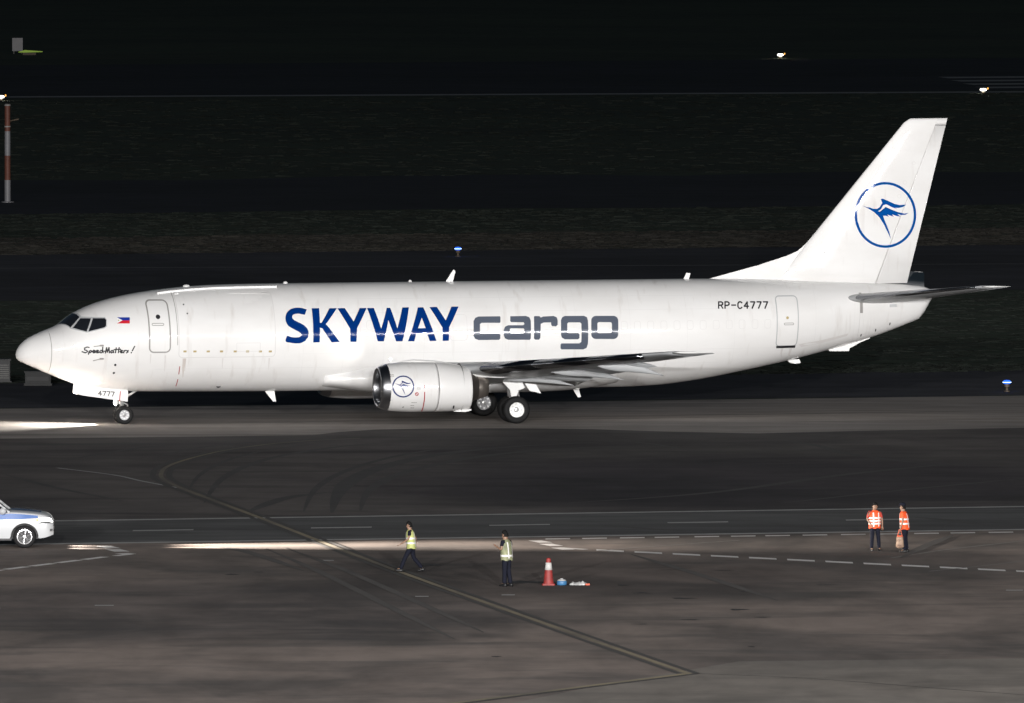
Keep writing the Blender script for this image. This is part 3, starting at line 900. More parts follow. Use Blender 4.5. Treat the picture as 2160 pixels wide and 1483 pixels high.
# aerials: blades on the crown and under the belly
def blade(P, y, thick, name='blade_aerial', m='white2'):
    """P = outline in photo points (base pair first), on the centre plane"""
    pts = [onplane(u, v, y) for u, v in P]
    lo = min(p[1] for p in pts)
    n = len(pts)
    v = [(x, y - thick / 2, z) for x, z in pts] + [(x, y + thick / 2, z) for x, z in pts]
    mesh(name, v, [list(range(n))[::-1], list(range(n, 2 * n))] + [[i, (i + 1) % n, n + (i + 1) % n, n + i] for i in range(n)], m, AC)
blade([(938, 598), (954, 599), (960, 574), (959.5, 571), (957, 570), (954.5, 572)], 0, .04)
blade([(1440, 592), (1452, 592), (1456, 577), (1448, 576)], 0, .04)
blade([(556, 822), (578, 823), (582, 847), (576, 848)], 0, .05)
blade([(1202, 812), (1219, 812), (1225, 838), (1219, 839)], 0, .05)
blade([(1660, 760), (1685, 758), (1688, 766), (1676, 768), (1664, 765)], 0, .14, 'drain_mast')
blade([(1744, 737), (1790, 724), (1830, 710), (1833, 714), (1812, 723), (1790, 735), (1789, 741), (1748, 741)], 0, .3, 'tail_skid')
for u, v, r in ((393, 603.5, .14), (865, 593.5, .07), (602, 598, .09)):
    X, Z = onplane(u, v + 1.5, 0)
    MB().lathe([(r, -.05), (r * .95, .02), (r * .7, .055), (r * .3, .07), (0.001, .075)], (X, 0, ftop(X)), 'Z', 16).build('dome_aerial', 'white2', AC, True)

# belly / wing-root fairing
wf = interp([(11.3, .0), (12.0, .25), (13.0, .7), (14.2, 1), (19.2, 1), (20.6, .85), (21.8, .45), (22.6, .0)])
rings = []
for i in range(44):
    X = 11.32 + (22.58 - 11.32) * i / 43
    k = wf(X)
    r = []
    for j in range(48):
        a = 2 * math.pi * j / 48
        ca, sa = math.cos(a), math.sin(a)
        y = (1.38 + .60 * k) * math.copysign(abs(ca) ** .75, ca)
        z = 1.62 + ((.42 + .45 * k) if sa > 0 else (.30 + .30 * k)) * math.copysign(abs(sa) ** .85, sa)
        r.append((X, y, z))
    rings.append(r)
MB().loft(rings).build('belly_fairing', 'white', AC, True)

# --- aerofoil lofts
def naca(t, c):
    return 5 * t * (.2969 * math.sqrt(c) - .126 * c - .3516 * c ** 2 + .2843 * c ** 3 - .1036 * c ** 4)
def foil_ring(x, y, z, ch, t, inc, a, b, n=16, vert=False):
    cs = [a + (b - a) * (1 - math.cos(math.pi * i / n)) / 2 for i in range(n + 1)]
    P = [(c, naca(t, c)) for c in reversed(cs)] + [(c, -naca(t, c)) for c in cs[(1 if a == 0 else 0):]]
    si, ci = math.sin(inc), math.cos(inc)
    out = []
    for c, h in P:
        dx, dz = ch * (c * ci + h * si), ch * (-c * si + h * ci)
        out.append((x + dx, y + dz, z) if vert else (x + dx, y, z + dz))
    return out
def foil(name, secs, a, b, m, parent, vert=False, n=16):
    return MB().loft([foil_ring(*s, a, b, n, vert) for s in secs]).build(name, m, parent, True)

for s in (-1, 1):
    inc = math.radians(1.5)
    W0 = [(13.3, 1.70, 1.83, 6.9, .135, inc), (14.6, 3.3, 1.99, 5.65, .13, inc), (16.2, 5.7, 2.23, 4.15, .12, inc), (18.6, 9.8, 2.66, 2.9, .11, inc), (21.05, 14.0, 3.10, 1.72, .10, inc), (21.35, 14.3, 3.13, 1.55, .08, inc)]
    secs = [(x, s * y, z, c, t, i) for x, y, z, c, t, i in W0]
    wing = foil('wing', secs, 0.0, .74, 'grey', AC)
    # tip cap, pale
    foil('wing_tip', [(21.36, s * 14.31, 3.133, 1.52, .08, inc), (21.6, s * 14.42, 3.15, 1.30, .06, inc), (22.05, s * 14.47, 3.15, .8, .03, inc)], 0, 1, 'white2', wing)
    def at(y):
        for k in range(len(W0) - 1):
            if W0[k][1] <= y <= W0[k + 1][1]:
                f = (y - W0[k][1]) / (W0[k + 1][1] - W0[k][1])
                return [W0[k][j] + f * (W0[k + 1][j] - W0[k][j]) for j in range(6)]
    # leading-edge slats, three panels, drooped a little
    for y0, y1 in ((5.95, 8.3), (8.33, 10.7), (10.73, 13.1)):
        rr = []
        for y in (y0, (y0 + y1) / 2, y1):
            q = at(y)
            rr.append(foil_ring(q[0] - .22, s * y, q[2] - .05, q[3] * 1.02, q[4] * 1.05, inc - math.radians(3), 0, .15, 14))
        MB().loft(rr).build('slat', 'slat', wing, True)
    q0, q1 = at(2.2), at(4.2)
    MB().loft([foil_ring(q[0] - .12, s * q[1], q[2] - .05, q[3], q[4], 0, 0, .05, 10) for q in (q0, q1)]).build('krueger_flap', 'grey', wing, True)
    # trailing edge: flaps run out and down, aileron in line
    def te(name, y0, y1, a, dx, dz, ang, m):
        rr = []
        for y in (y0, y1):
            q = at(y)
            bx, bz = q[0] + q[3] * a, q[2] - q[3] * a * math.sin(inc)
            ch = q[3] * (1 - a) * 1.25
            rr.append(foil_ring(bx + dx, s * y, bz + dz, ch, .12, math.radians(ang), 0, 1, 12))
        return MB().loft(rr).build(name, m, wing, True)
    te('flap', 2.0, 5.0, .72, .08, -.06, 9, 'grey')
    te('flap', 5.6, 10.2, .72, .06, -.05, 10, 'grey')
    te('aileron', 10.3, 13.6, .735, .0, .0, 2.0, 'grey')
    te('trailing_edge', 13.62, 14.28, .735, .0, 0, 1.5, 'grey')
    # flap track fairings
    for y, ln in ((3.6, 3.2), (6.9, 2.9), (9.6, 2.5)):
        q = at(y)
        x0, z0 = q[0] + q[3] * .42, q[2] - q[3] * .42 * math.sin(inc) - .16
        rr = []
        for i in range(15):
            f = i / 14
            rd = .17 * (math.sin(math.pi / 2 * min(1, f / .4 + .05)) ** .8 if f < .4 else 1 - ((f - .4) / .6) ** 1.4)
            rd = max(rd, .012)
            drop = -.10 * f - .62 * max(0, f - .45) ** 1.3
            rr.append([(x0 + ln * f, s * y + rd * .62 * math.cos(t * math.pi / 6), z0 + drop + rd * 1.15 * math.sin(t * math.pi / 6)) for t in range(12)])
        MB().loft(rr).build('flap_track_fairing', 'grey', wing, True)

    # ---------------- engine
    eng = bpy.data.objects.new('engine', None)
    COL.objects.link(eng)
    eng.parent = AC
    ey = s * 4.83
    er = interp([(12.5, .70), (12.54, .765), (12.62, .81), (12.75, .85), (13.04, .905), (13.85, .95), (14.8, .94), (15.5, .88), (15.95, .80)])
    ezc = interp([(12.3, 1.49), (14.5, 1.49), (16.1, 1.40)])
    def ering(X, k=1., r=None, n=96):
        R = er(X) if r is None else r
        out = []
        for j in range(n):
            a = 2 * math.pi * j / n
            ca, sa = math.cos(a), math.sin(a)
            fl = 1 - .035 * max(0, -sa) ** 3      # flattened bottom
            out.append((X, ey + R * 1.04 * k * ca, ezc(X) + R * k * sa * fl))
        return out
    def eng_y(X, Z, ey=ey, s=s):
        R = er(X)
        q = min(1, abs(Z - ezc(X)) / R)
        return ey + s * R * 1.04 * math.sqrt(1 - q * q)
    lip = MB().loft([ering(12.76, r=.655), ering(12.64, r=.66), ering(12.56, r=.675), ering(12.51, r=.70), ering(12.50, r=.725), ering(12.52, r=.752), ering(12.57, r=.783), ering(12.62), ering(12.68), ering(12.75), ering(12.83)], caps=False).build('inlet_lip', 'lip', eng, True)
    MB().loft([ering(12.835)] + [ering(12.835 + (14.64 - 12.835) * i / 24) for i in range(1, 25)] + [ering(14.64, .98)], caps=False).build('fan_cowl', 'white', eng, True)
    MB().loft([ering(14.66, .985), ering(14.665)] + [ering(14.665 + (15.95 - 14.665) * i / 24) for i in range(1, 25)] + [ering(15.95, .95), ering(15.6, .86)], caps=False).build('reverser_cowl', 'white', eng, True)
    MB().loft([ering(12.76, r=.655), ering(13.0, r=.63), ering(13.45, r=.66), ering(13.5, r=.1)], caps=False).build('inlet_duct', 'duct', eng, True)
    fn = MB().lathe([(.001, -.38), (.06, -.34), (.13, -.2), (.18, 0)], (13.38, ey, 1.49), 'X', 20)
    for k in range(26):
        a = 2 * math.pi * k / 26
        ca, sa = math.cos(a), math.sin(a)
        def P(r, dx, dt): return (13.34 + dx, ey + r * math.cos(a + dt), 1.49 + r * math.sin(a + dt))
        fn.add([P(.17, -.05, -.1), P(.17, .05, .1), P(.63, .03, .09), P(.63, -.06, -.07)], [[0, 1, 2, 3]])
    fn.build('fan', 'fan', eng)
    z1 = 1.46
    MB().lathe([(.72, 15.6), (.62, 15.92), (.57, 16.05), (.47, 16.2), (.455, 16.28), (.45, 16.29)], (0, ey, z1), 'X', 40).build('exhaust_sleeve', 'steel2', eng, True)
    MB().lathe([(.445, 16.24), (.43, 16.4), (.335, 16.68), (.32, 16.68), (.32, 16.3)], (0, ey, z1), 'X', 40).build('exhaust_nozzle', 'steel', eng, True)
    MB().lathe([(.26, 16.2), (.2, 16.5), (.08, 16.7), (.001, 16.74)], (0, ey, z1), 'X', 24).build('exhaust_cone', 'dark', eng, True)
    MB().lathe([(.9, 0), (.3, .002)], (15.62, ey, z1), 'X', 30).build('exhaust_bulkhead', 'dark', eng)
    # pylon
    rr = []
    for X, zt, zb, w in ((13.3, 2.44, 2.30, .03), (13.9, 2.52, 2.3, .14), (14.8, 2.46, 2.2, .2), (15.6, 2.30, 2.0, .22), (16.4, 2.14, 1.84, .22), (17.2, 2.1, 1.8, .18), (18.2, 2.08, 1.92, .06)):
        rr.append([(X, ey - w, zb), (X, ey + w, zb), (X, ey + w, zt - .06), (X, ey + w * .6, zt), (X, ey - w * .6, zt), (X, ey - w, zt - .06)])
    MB().loft(rr).build('pylon', 'white2', eng, True)
    MB().loft([[(15.35, ey + s * .25 - .02, .585), (15.35, ey + s * .25 + .02, .585), (15.35, ey + s * .25, .60)], [(15.75, ey + s * .32 - .06, .57), (15.75, ey + s * .32 + .06, .57), (15.75, ey + s * .32, .66)], [(16.0, ey + s * .34 - .05, .62), (16.0, ey + s * .34 + .05, .62), (16.0, ey + s * .34, .68)]]).build('drain_fin', 'white2', eng)

    # emblem on the outer cowl
    bird = [(600, 775), (640, 790), (665, 793), (690, 803), (722, 803), (742, 790), (764, 757), (752, 724), (768, 722), (805, 737), (860, 763), (905, 773), (957, 769), (930, 788), (895, 796), (866, 795), (888, 807), (835, 787), (796, 766), (772, 774), (752, 808), (730, 822), (742, 826), (770, 805), (791, 788), (830, 806), (885, 828), (940, 841), (975, 836), (950, 850), (915, 853), (885, 844), (910, 866), (870, 858), (842, 847), (856, 866), (825, 857), (803, 847), (816, 867), (790, 858), (770, 859), (778, 885), (800, 935), (820, 990), (833, 1046), (808, 992), (775, 925), (740, 870), (700, 830), (655, 803)]
    if s < 0:
        ec = (850.3, 816)
        k = 24.2 / 244
        e2 = [(ec[0] + (u - 789) * k, ec[1] + (v - 852) * k * .95) for u, v in bird]
        def pxp(P, sf, y0): return [onsurf(u, v, sf, y0) for u, v in P]
        decal('bird_emblem', [[pxp(e2, eng_y, -5.5)]], eng_y, 'eblue', eng, .022, .06, .12)
        ring = lambda r: pxp([(ec[0] + r * math.cos(t * math.pi / 24), ec[1] + r * math.sin(t * math.pi / 24)) for t in range(48)], eng_y, -5.5)
        decal('emblem_ring', [[ring(23.2), ring(20.5)]], eng_y, 'eblue', eng, .022, .06, .12)
        E = lambda pts: [onsurf(u, v, eng_y, -5.5) for u, v in pts]
        decal('red_stripe', stroke_poly(E([(895.5, 828), (895, 842), (893, 856), (889, 868)]), .035), eng_y, 'red', eng, .022, .06, .12)
        decal('red_stripe', stroke_poly(E([(895.5, 814), (895.5, 818)]), .03), eng_y, 'red', eng, .022, .06, .12)
        c0 = onsurf(879, 832, eng_y, -5.5)
        cc = lambda r: [(c0[0] + r * math.cos(t * .524), c0[1] + r * math.sin(t * .524)) for t in range(12)]
        decal('warning_sign', [[cc(.07), cc(.045)]] + stroke_poly([(c0[0] - .04, c0[1] + .04), (c0[0] + .04, c0[1] - .04)], .02), eng_y, 'red', eng, .022, .06, .12)
        tx = []
        for (u, v, n_) in ((868, 850, 3), (866, 856, 2), (866, 861, 2), (880, 818, 2), (880, 821, 2), (823, 791, 2), (824, 794, 2)):
            for i in range(n_):
                tx += stroke_poly(E([(u + 4 * i, v), (u + 4 * i + 2.6, v)]), .022)
        tag(decal('stencil_marks', tx, eng_y, 'seam', eng, .022, .06, .12), kind='stuff')
        decal('vent_slot', stroke_poly(E([(957, 857), (956, 862)]), .05), eng_y, 'black', eng, .022, .06, .12)
        decal('vent_slot', stroke_poly(E([(849, 860), (851, 859)]), .03), eng_y, 'black', eng, .022, .06, .12)

    # ---------------- main gear
    mg = bpy.data.objects.new('main_gear', None)
    COL.objects.link(mg)
    mg.parent = AC
    gy = s * 2.62
    def wheel(x, y, r, w, parent, hm='hub'):
        wh = MB().lathe([(r * .56, -w * .42), (r * .8, -w * .5), (r * .94, -w * .42), (r * .995, -w * .22), (r, 0), (r * .995, w * .22), (r * .94, w * .42), (r * .8, w * .5), (r * .56, w * .42)], (x, y, r), 'Y', 36).build('wheel', 'tyre', parent, True)
        MB().lathe([(r * .56, -w * .42), (r * .54, -w * .2), (.001, -w * .18)], (x, y, r), 'Y', 24).build('hub', hm, wh, False)
        MB().lathe([(r * .56, w * .42), (r * .54, w * .2), (.001, w * .18)], (x, y, r), 'Y', 24).build('hub', hm, wh, False)
        cap = MB()
        for k in range(8):
            a = k * math.pi / 4
            cap.tube((x + r * .4 * math.cos(a), y - w * .36, r + r * .4 * math.sin(a)), (x + r * .4 * math.cos(a), y - w * .1, r + r * .4 * math.sin(a)), r * .07, n=8)
        cap.lathe([(.001, -w * .4), (r * .16, -w * .36), (r * .2, -w * .15)], (x, y, r), 'Y', 16)
        cap.build('hub_bolts', 'strut', wh)
        return wh
    for dy in (-.42, .42):
        wheel(18.22, gy + dy, .51, .36, mg, 'hub' if s < 0 else 'hub_shade')
    MB().tube((18.22, gy - .5, .51), (18.22, gy + .5, .51), .07).tube((18.22, gy, .48), (18.12, gy, 1.1), .09).tube((18.12, gy, 1.0), (18.0, gy + s * .05, 2.0), .13).tube((18.1, gy, 1.3), (18.3, gy * .45, 1.75), .06).tube((18.45, gy, .62), (18.4, gy, 1.15), .035).build('strut', 'strut', mg, True)
    MB().add([Vector((17.72 + dx, gy + s * (.30 + dd), z)) for dd in (0, .04) for dx, z in ((0, 1.55), (.72, 1.62), (.86, 1.32), (.62, 1.22), (.5, .88), (.36, .90), (.28, 1.25))],
             [[0, 1, 2, 3, 4, 5, 6], [13, 12, 11, 10, 9, 8, 7]] + [[i, (i + 1) % 7, 7 + (i + 1) % 7, 7 + i] for i in range(7)]).build('gear_door', 'white2', mg)
    MB().add([Vector((18.5 + dx, gy + s * (.62 + dd), z)) for dd in (0, .04) for dx, z in ((0, 1.5), (.42, 1.46), (.62, 1.12), (.18, 1.22))],
             [[0, 1, 2, 3], [7, 6, 5, 4]] + [[i, (i + 1) % 4, 4 + (i + 1) % 4, 4 + i] for i in range(4)]).build('gear_door', 'white2', mg)

    # ---------------- tailplane
    T0 = [(31.15, .45, 4.36, 3.75, .11, 0), (31.75, 1.3, 4.46, 3.35, .11, 0), (35.05, 6.15, 5.03, 1.35, .09, 0), (35.25, 6.28, 5.045, 1.15, .07, 0)]
    tp = foil('tailplane', [(x, s * y, z, c, t, i) for x, y, z, c, t, i in T0], 0, .70, 'grey', AC)
    foil('elevator', [(x, s * y, z, c, t, i) for x, y, z, c, t, i in (T0[1], T0[2])], .705, 1, 'grey', tp)
    foil('leading_edge', [(x - .02, s * y, z, c, t * 1.06, i) for x, y, z, c, t, i in T0[1:3]], 0, .06, 'slat', tp)
    foil('tailplane_tip', [(35.26, s * 6.285, 5.046, 1.14, .07, 0), (35.4, s * 6.37, 5.05, .98, .04, 0)], 0, 1, 'white2', tp)

# ---------------- fin
FLE = lambda z: 30.47 + (z - 6.83) * (33.93 - 30.47) / (10.95 - 6.83)
FTE = lambda z: 34.06 + (z - 4.89) * (35.64 - 34.06) / (11.12 - 4.89)
def fsec(z, dx=0.): return (FLE(z) + dx, 0, z, FTE(z) - FLE(z) - dx, .10, 0)
def fin_y(X, Z):
    c = (X - FLE(Z)) / (FTE(Z) - FLE(Z))
    return -naca(.10, min(.999, max(.001, c))) * (FTE(Z) - FLE(Z))
fin = foil('tail_fin', [fsec(4.7), fsec(5.6), fsec(6.8), fsec(8.2), fsec(9.6), fsec(10.5), fsec(10.95), (FLE(11.05) + .06, 0, 11.05, FTE(11.05) - FLE(11.05) - .06, .085, 0), (34.2, 0, 11.12, FTE(11.12) - 34.2, .05, 0)], 0, .757, 'white', AC, True)
foil('rudder', [fsec(4.93), fsec(6.8), fsec(8.2), fsec(9.6), fsec(10.85)], .763, 1, 'white', fin, True)
foil('rudder_cap', [(fsec(10.875)), fsec(10.98), (34.2, 0, 11.12, FTE(11.12) - 34.2, .05, 0)], .757, 1, 'white', fin, True)
dors = [(26.2, 5.12), (28.31, 5.66), (29.41, 6.0), (29.83, 6.18), (30.14, 6.44), (30.5, 6.86), (30.9, 6.86), (29.6, 5.0), (26.2, 4.9)]
n = len(dors)
bv = [(x, 0, z) for x, z in dors[:6]]
dv = [(x, -.012, z) for x, z in dors[:6]] + [(x, .012, z) for x, z in dors[:6]]
for sgn in (-1, 1):
    v = []
    for i in range(6):
        x, z = dors[i]
        f = i / 5
        v += [(x, sgn * .012, z), (x + .4, sgn * (.06 + .05 * f), max(z - .35, 4.95) if i else 5.0), (x + .9 * f + .6, sgn * .16, 4.9)]
    mesh('dorsal_fin', v, [[3 * i + j, 3 * i + j + 1, 3 * i + j + 4, 3 * i + j + 3] for i in range(5) for j in range(2)], 'white', fin, True)
ring = lambda rx, ry: pxpoly([(789 + rx * math.cos(t * math.pi / 36), 852 + ry * math.sin(t * math.pi / 36)) for t in range(72)], B6, fin_y, -.2)
decal('emblem_ring', [[ring(247, 264), ring(227, 244)]], fin_y, 'lblue', fin, .012, .3, .3)
decal('bird_emblem', [[pxpoly(bird, B6, fin_y, -.2)]], fin_y, 'lblue', fin, .012, .3, .3)
decal('registration_plate', [[pxpoly([(298, 1152), (338, 1148), (338, 1153), (298, 1157)], B6, fin_y, -.2)]], fin_y, 'seam', fin, .012)
for cx_, cz_, r in ((945, 592, 16), (900, 702, 16), (1016, 436, 14)):
    rg = lambda r: pxpoly([(cx_ + r * math.cos(t * .45), cz_ + r * math.sin(t * .45)) for t in range(14)], B6, fin_y, -.2)
    decal('access_cover', [[rg(r), rg(r - 2.5)]], fin_y, 'faint', fin, .010)
# stabiliser slot plate on the rear body
q = [onsurf(u, v, fus_y, -.9) for u, v in ((1811, 618), (1816.5, 618), (1820, 661), (1814, 661))]
decal('trim_slot', [[q]], fus_y, 'seam', AC, .01, .08)
seam(fxz(1812, 690)[0], .03, 'faint', 2.9, 4.3)
for u, v in ((1816, 708), (1847, 697), (1877, 684)):
    q = onsurf(u, v, fus_y, -.6)
    decal('drain_slot', [[rrect(q[0] - .02, q[1] - .05, q[0] + .02, q[1] + .05, .01)]], fus_y, 'black', AC, .01)
q = onsurf(1883, 645, fus_y, -.5)
MB().box((q[0], fus_y(*q) - .03, q[1]), (.26, .14, .1)).build('vent_scoop', 'frame', AC)

# ---------------- nose gear
ng = bpy.data.objects.new('nose_gear', None)
COL.objects.link(ng)
ng.parent = AC
for dy in (-.2, .2):
    wheel(3.93, dy, .345, .2, ng, 'hub3')
MB().tube((3.93, -.3, .345), (3.93, .3, .345), .05).tube((3.93, 0, .33), (3.88, 0, .75), .06).tube((3.88, 0, .65), (3.8, 0, 1.4), .085).tube((3.9, 0, .9), (4.6, 0, 1.35), .045).tube((4.12, 0, .4), (4.1, 0, .72), .025).tube((4.1, 0, .72), (3.92, 0, .8), .025).build('strut', 'strut', ng, True)
def gear_plate(y, name):
    P = [onplane(u, v, -.42) for u, v in ((167, 812), (268, 822), (270, 828), (269, 848), (176, 835), (164, 832), (165, 817))]
    th = .03
    v = [(x, y, z) for x, z in P] + [(x, y + math.copysign(th, y), z) for x, z in P]
    n = len(P)
    return mesh(name, v, [list(range(n)), list(range(2 * n - 1, n - 1, -1))] + [[i, (i + 1) % n, n + (i + 1) % n, n + i] for i in range(n)], 'white2', ng)
gd = gear_plate(-.42, 'gear_door')
gear_plate(.42, 'gear_door')
flat = lambda X, Z: -.452
strokes_decal('door_number', text_px('4777', 855, 1131, 29, 38, 37, B1, .075), .034, B1, flat, 'black', gd, .006, -.45)
decal('red_stripe', stroke_poly(pxpoly([(1046, 1098), (1038, 1180)], B1, flat, -.45), .035), flat, 'red', gd, .006)
tl = Vector((3.66, 0, .80))
MB().lathe([(.05, .12), (.11, .02), (.12, 0)], tl, 'X', 16).build('taxi_light', 'strut', ng, True)
MB().lathe([(.001, -.09), (.06, -.075), (.10, -.035), (.115, .0)], tl, 'X', 16).build('lens', 'e_taxi', bpy.data.objects['taxi_light'])
MB().box((tl.x + .15, 0, tl.z), (.2, .06, .06)).build('lamp_bracket', 'strut', ng)
def alamp(name, x, y, z, ax, ay, az, pw, deg, blend=.6, rad=.1):
    return spot(name, loc2w(x, y, z) + Vector((0, 0, ZG)), loc2w(ax, ay, az), pw, deg, blend, (1, .955, .88), rad)
alamp('taxi_light_beam', 3.48, 0, .80, -1.0, .0, 0.0, 420, 92, .8)
# wing-root lamps: one for each side, shining forward along the body
for s in (-1, 1):
    lx, ly, lz = 13.5, s * 2.62, 2.42
    MB().lathe([(.001, -.02), (.05, .0), (.055, .05)], (lx, ly, lz), 'X', 14).build('landing_light', 'e_head', AC)
    alamp('landing_light_beam', lx - .1, ly, lz, 4.0, s * 1.5, 3.6, 6, 92, 1)

# ------------------------------------------------------------------ small airfield things far behind
def edge_light(loc, body, lens, core, scale, label, group, name):
    r = empty(name, loc, label, 'airfield light', 0, group)
    k = scale
    MB().lathe([(.12 * k, 0), (.12 * k, .03 * k), (.05 * k, .05 * k), (.05 * k, .16 * k), (.10 * k, .18 * k), (.10 * k, .30 * k)], (0, 0, 0), 'Z', 16, True).build('stem', body, r)
    g = MB().lathe([(.10 * k, .30 * k), (.15 * k, .33 * k), (.16 * k, .38 * k), (.12 * k, .43 * k), (.001, .45 * k)], (0, 0, 0), 'Z', 16).build('lens', lens, r, True)
    MB().lathe([(.165 * k, .352 * k), (.172 * k, .362 * k), (.165 * k, .372 * k)], (0, 0, 0), 'Z', 16).build('lamp', core, g, True)
    return r
edge_light(ground(966, 541, .008), 'lampbody', 'e_blue', 'e_bluecore', 1.0, 'blue taxiway edge light seen just above the forward crown aerial', 'blue taxiway edge lights', 'taxiway_light')
edge_light(ground(2124, 826, .008), 'lampbody', 'e_blue', 'e_bluecore', 1.0, 'blue taxiway edge light on a short fitting at the far right, behind the tail', 'blue taxiway edge lights', 'taxiway_light')
def runway_light(u, v, label):
    r = empty('runway_light', ground(u, v + 9, .008), label, 'airfield light', 0, 'white runway edge lights')
    MB().lathe([(.14, 0), (.14, .04), (.06, .06), (.06, .15)], (0, 0, 0), 'Z', 12, True).build('stem', 'lampbody', r)
    MB().lathe([(.1, .15), (.19, .18), (.21, .24), (.17, .30), (.001, .32)], (0, 0, 0), 'Z', 14).build('lens', 'e_white', r, True)
    MB().lathe([(.05, -.03), (.07, .0), (.05, .05)], (.28, -.02, .31), 'X', 10, True).build('amber_filter', 'e_amber', r)
    return r
runway_light(1646, 114, 'white runway edge light highest on the right, alone on the far side of the runway')
runway_light(2074, 188, 'white runway edge light at the far right, beside the runway stripes')
runway_light(2, 203, 'white runway edge light at the left edge, above the striped mast')
gl = empty('green_light', ground(62, 116, 0), 'long low green airfield light beside the white marker board', 'airfield light')
MB().box((0, 0, .08), (.9, .4, .16)).build('housing', 'lampbody', gl)
MB().loft([[(-.75, -.12, .17), (-.75, .12, .17), (-.75, 0, .22)], [(-.3, -.12, .17), (-.3, .12, .17), (-.3, 0, .34)], [(.9, -.03, .2), (.9, .03, .2), (.9, 0, .25)]]).build('lens', 'e_green', gl)
mb = empty('marker_board', ground(37, 113, 0), 'small pale square marker board on two legs in the far grass at upper left', 'sign')
MB().box((0, 0, .62), (.72, .1, .9)).build('board', 'mastwhite', mb)
for x in (-.25, .25):
    MB().box((x, .02, .085), (.05, .05, .17)).build('leg', 'seam', mb)

mast = empty('striped_mast', ground(16, 427, 0), 'red and white banded mast with a short side arm at the left edge', 'mast')
hts = [0, 1.15, 2.42, 3.65, 3.90, 4.55, 4.95]
for i, (m_, a, c) in enumerate((('mastwhite', 0.06, 1.15), ('mastred', 1.152, 2.40), ('mastwhite', 2.402, 3.65), ('mastred', 3.652, 4.95))):
    MB().lathe([(.155 - .004 * i, a), (.155 - .004 * i, c)], (0, 0, 0), 'Z', 18, True).build('band', m_, mast)
MB().lathe([(.32, 0), (.32, .04), (.2, .06)], (0, 0, 0), 'Z', 18, True).build('base_plate', 'mastwhite', mast)
MB().lathe([(.16, 4.952), (.17, 5.0), (.1, 5.05)], (0, 0, 0), 'Z', 18, True).build('cap', 'seam', mast)
MB().lathe([(.165, 3.86), (.165, 3.92)], (0, 0, 0), 'Z', 18, True).build('clamp', 'seam', mast)
MB().tube((.12, 0, 4.17), (.34, 0, 4.22), .03).tube((.34, 0, 4.22), (.58, 0, 4.27), .045).build('arm', 'lampbody', mast)

def cabinet(u, v, w, h, label, slats, slat_m='cabslat', body='cab'):
    r = empty('equipment_cabinet', ground(u, v, 0), label, 'cabinet', 0, 'equipment cabinets behind the nose')
    MB().box((0, .3, .05), (w + .1, .7, .1)).build('plinth', body, r)
    MB().box((0, .3, h / 2 + .1), (w, .6, h)).build('body', body, r)
    MB().box((0, .3, h + .125), (w + .08, .7, .05)).build('lid', body, r)
    for i in range(slats):
        z = .22 + (h - .3) * i / (slats - 1)
        MB().box((0, -.03, z), (w * .86, .05, .035)).build('slat', slat_m, r)
    return r
cabinet(2, 809, .72, .80, 'pale grey slatted equipment cabinet cut by the left edge, ahead of the nose', 7)
cabinet(80, 814, 1.0, .42, 'low dark slatted equipment cabinet partly behind the underside of the nose', 4, 'cab', 'cabdark')

# ------------------------------------------------------------------ the car at the left edge
sx = ground(112, 1157).x
CAR = empty('patrol_car', (ground(52, 1157).x - 1.42, ground(52, 1157).y + .78, .0145), 'white and blue off-road car at the left edge, driving right with headlamps lit', 'car', 0)
cw = .93
ctop = interp([(-2.35, .75), (-2.3, 1.05), (-1.5, 1.12), (.6, 1.16), (.95, 1.19), (1.6, 1.15), (2.05, 1.09), (2.2, 1.03), (2.29, .94), (2.34, .82)])
cbot0 = interp([(-2.35, .42), (-2.1, .36), (-1.0, .30), (1.0, .30), (2.0, .33), (2.32, .42)])
cplan = interp([(-2.35, .80), (-2.1, .93), (-1, 1), (1.2, 1), (1.8, .97), (2.15, .90), (2.27, .80), (2.34, .68)])
RX = (1.42, -1.42)
def cbot(x):
    z = cbot0(x)
    for c in RX:
        d = .45 ** 2 - (x - c) ** 2
        if d > 0: z = max(z, .36 + math.sqrt(d))
    return z
def cyy(x, z):
    t, b0 = ctop(x), .30
    f = max(0, min(1, (z - b0) / (t - b0)))
    return cw * cplan(x) * (.965 + .035 * math.sin(math.pi * min(1, f * 1.15)) - .05 * max(0, f - .75) * 4 * .5)
xsn = sorted(set([-2.35 + 4.69 * i / 60 for i in range(61)] + [c + .45 * math.cos(math.pi * k / 16) * .999 for c in RX for k in range(17)]))
rings = []
for x in xsn:
    b0, t = cbot(x), ctop(x)
    side = [(b0 + (t - .05 - b0) * j / 8) for j in range(9)]
    R = [(x, -cyy(x, z), z) for z in side]
    yl = cyy(x, t - .05)
    R += [(x, -yl * (1 - k) + yl * k, t - .05 + .05 * (1 - (2 * k - 1) ** 6) + .03 * (1 - (2 * k - 1) ** 2)) for k in (.03, .1, .25, .4, .5, .6, .75, .9, .97)]
    R += [(x, cyy(x, z), z) for z in reversed(side)]
    rings.append(R)
MB().loft(rings, caps=False, closed=False).add(rings[0], [list(range(len(rings[0])))]).add(rings[-1], [list(range(len(rings[-1])))]).build('body', 'carwhite', CAR, True)
MB().box((0, 0, .44), (3.9, 1.3, .3)).build('underbody', 'plastic', CAR)
for c in RX:
    for sy in (-1, 1):
        arc = [[(c + .445 * math.cos(t), sy * y, .365 + .445 * math.sin(t)) for y in (.55, .86)] for t in [math.pi * j / 14 for j in range(15)]]
        MB().loft(arc, caps=False, closed=False).add([(c + .445 * math.cos(t), sy * .55, .365 + .445 * math.sin(t)) for t in [math.pi * j / 14 for j in range(15)]], [list(range(15))]).build('wheel_well', 'plastic', CAR)
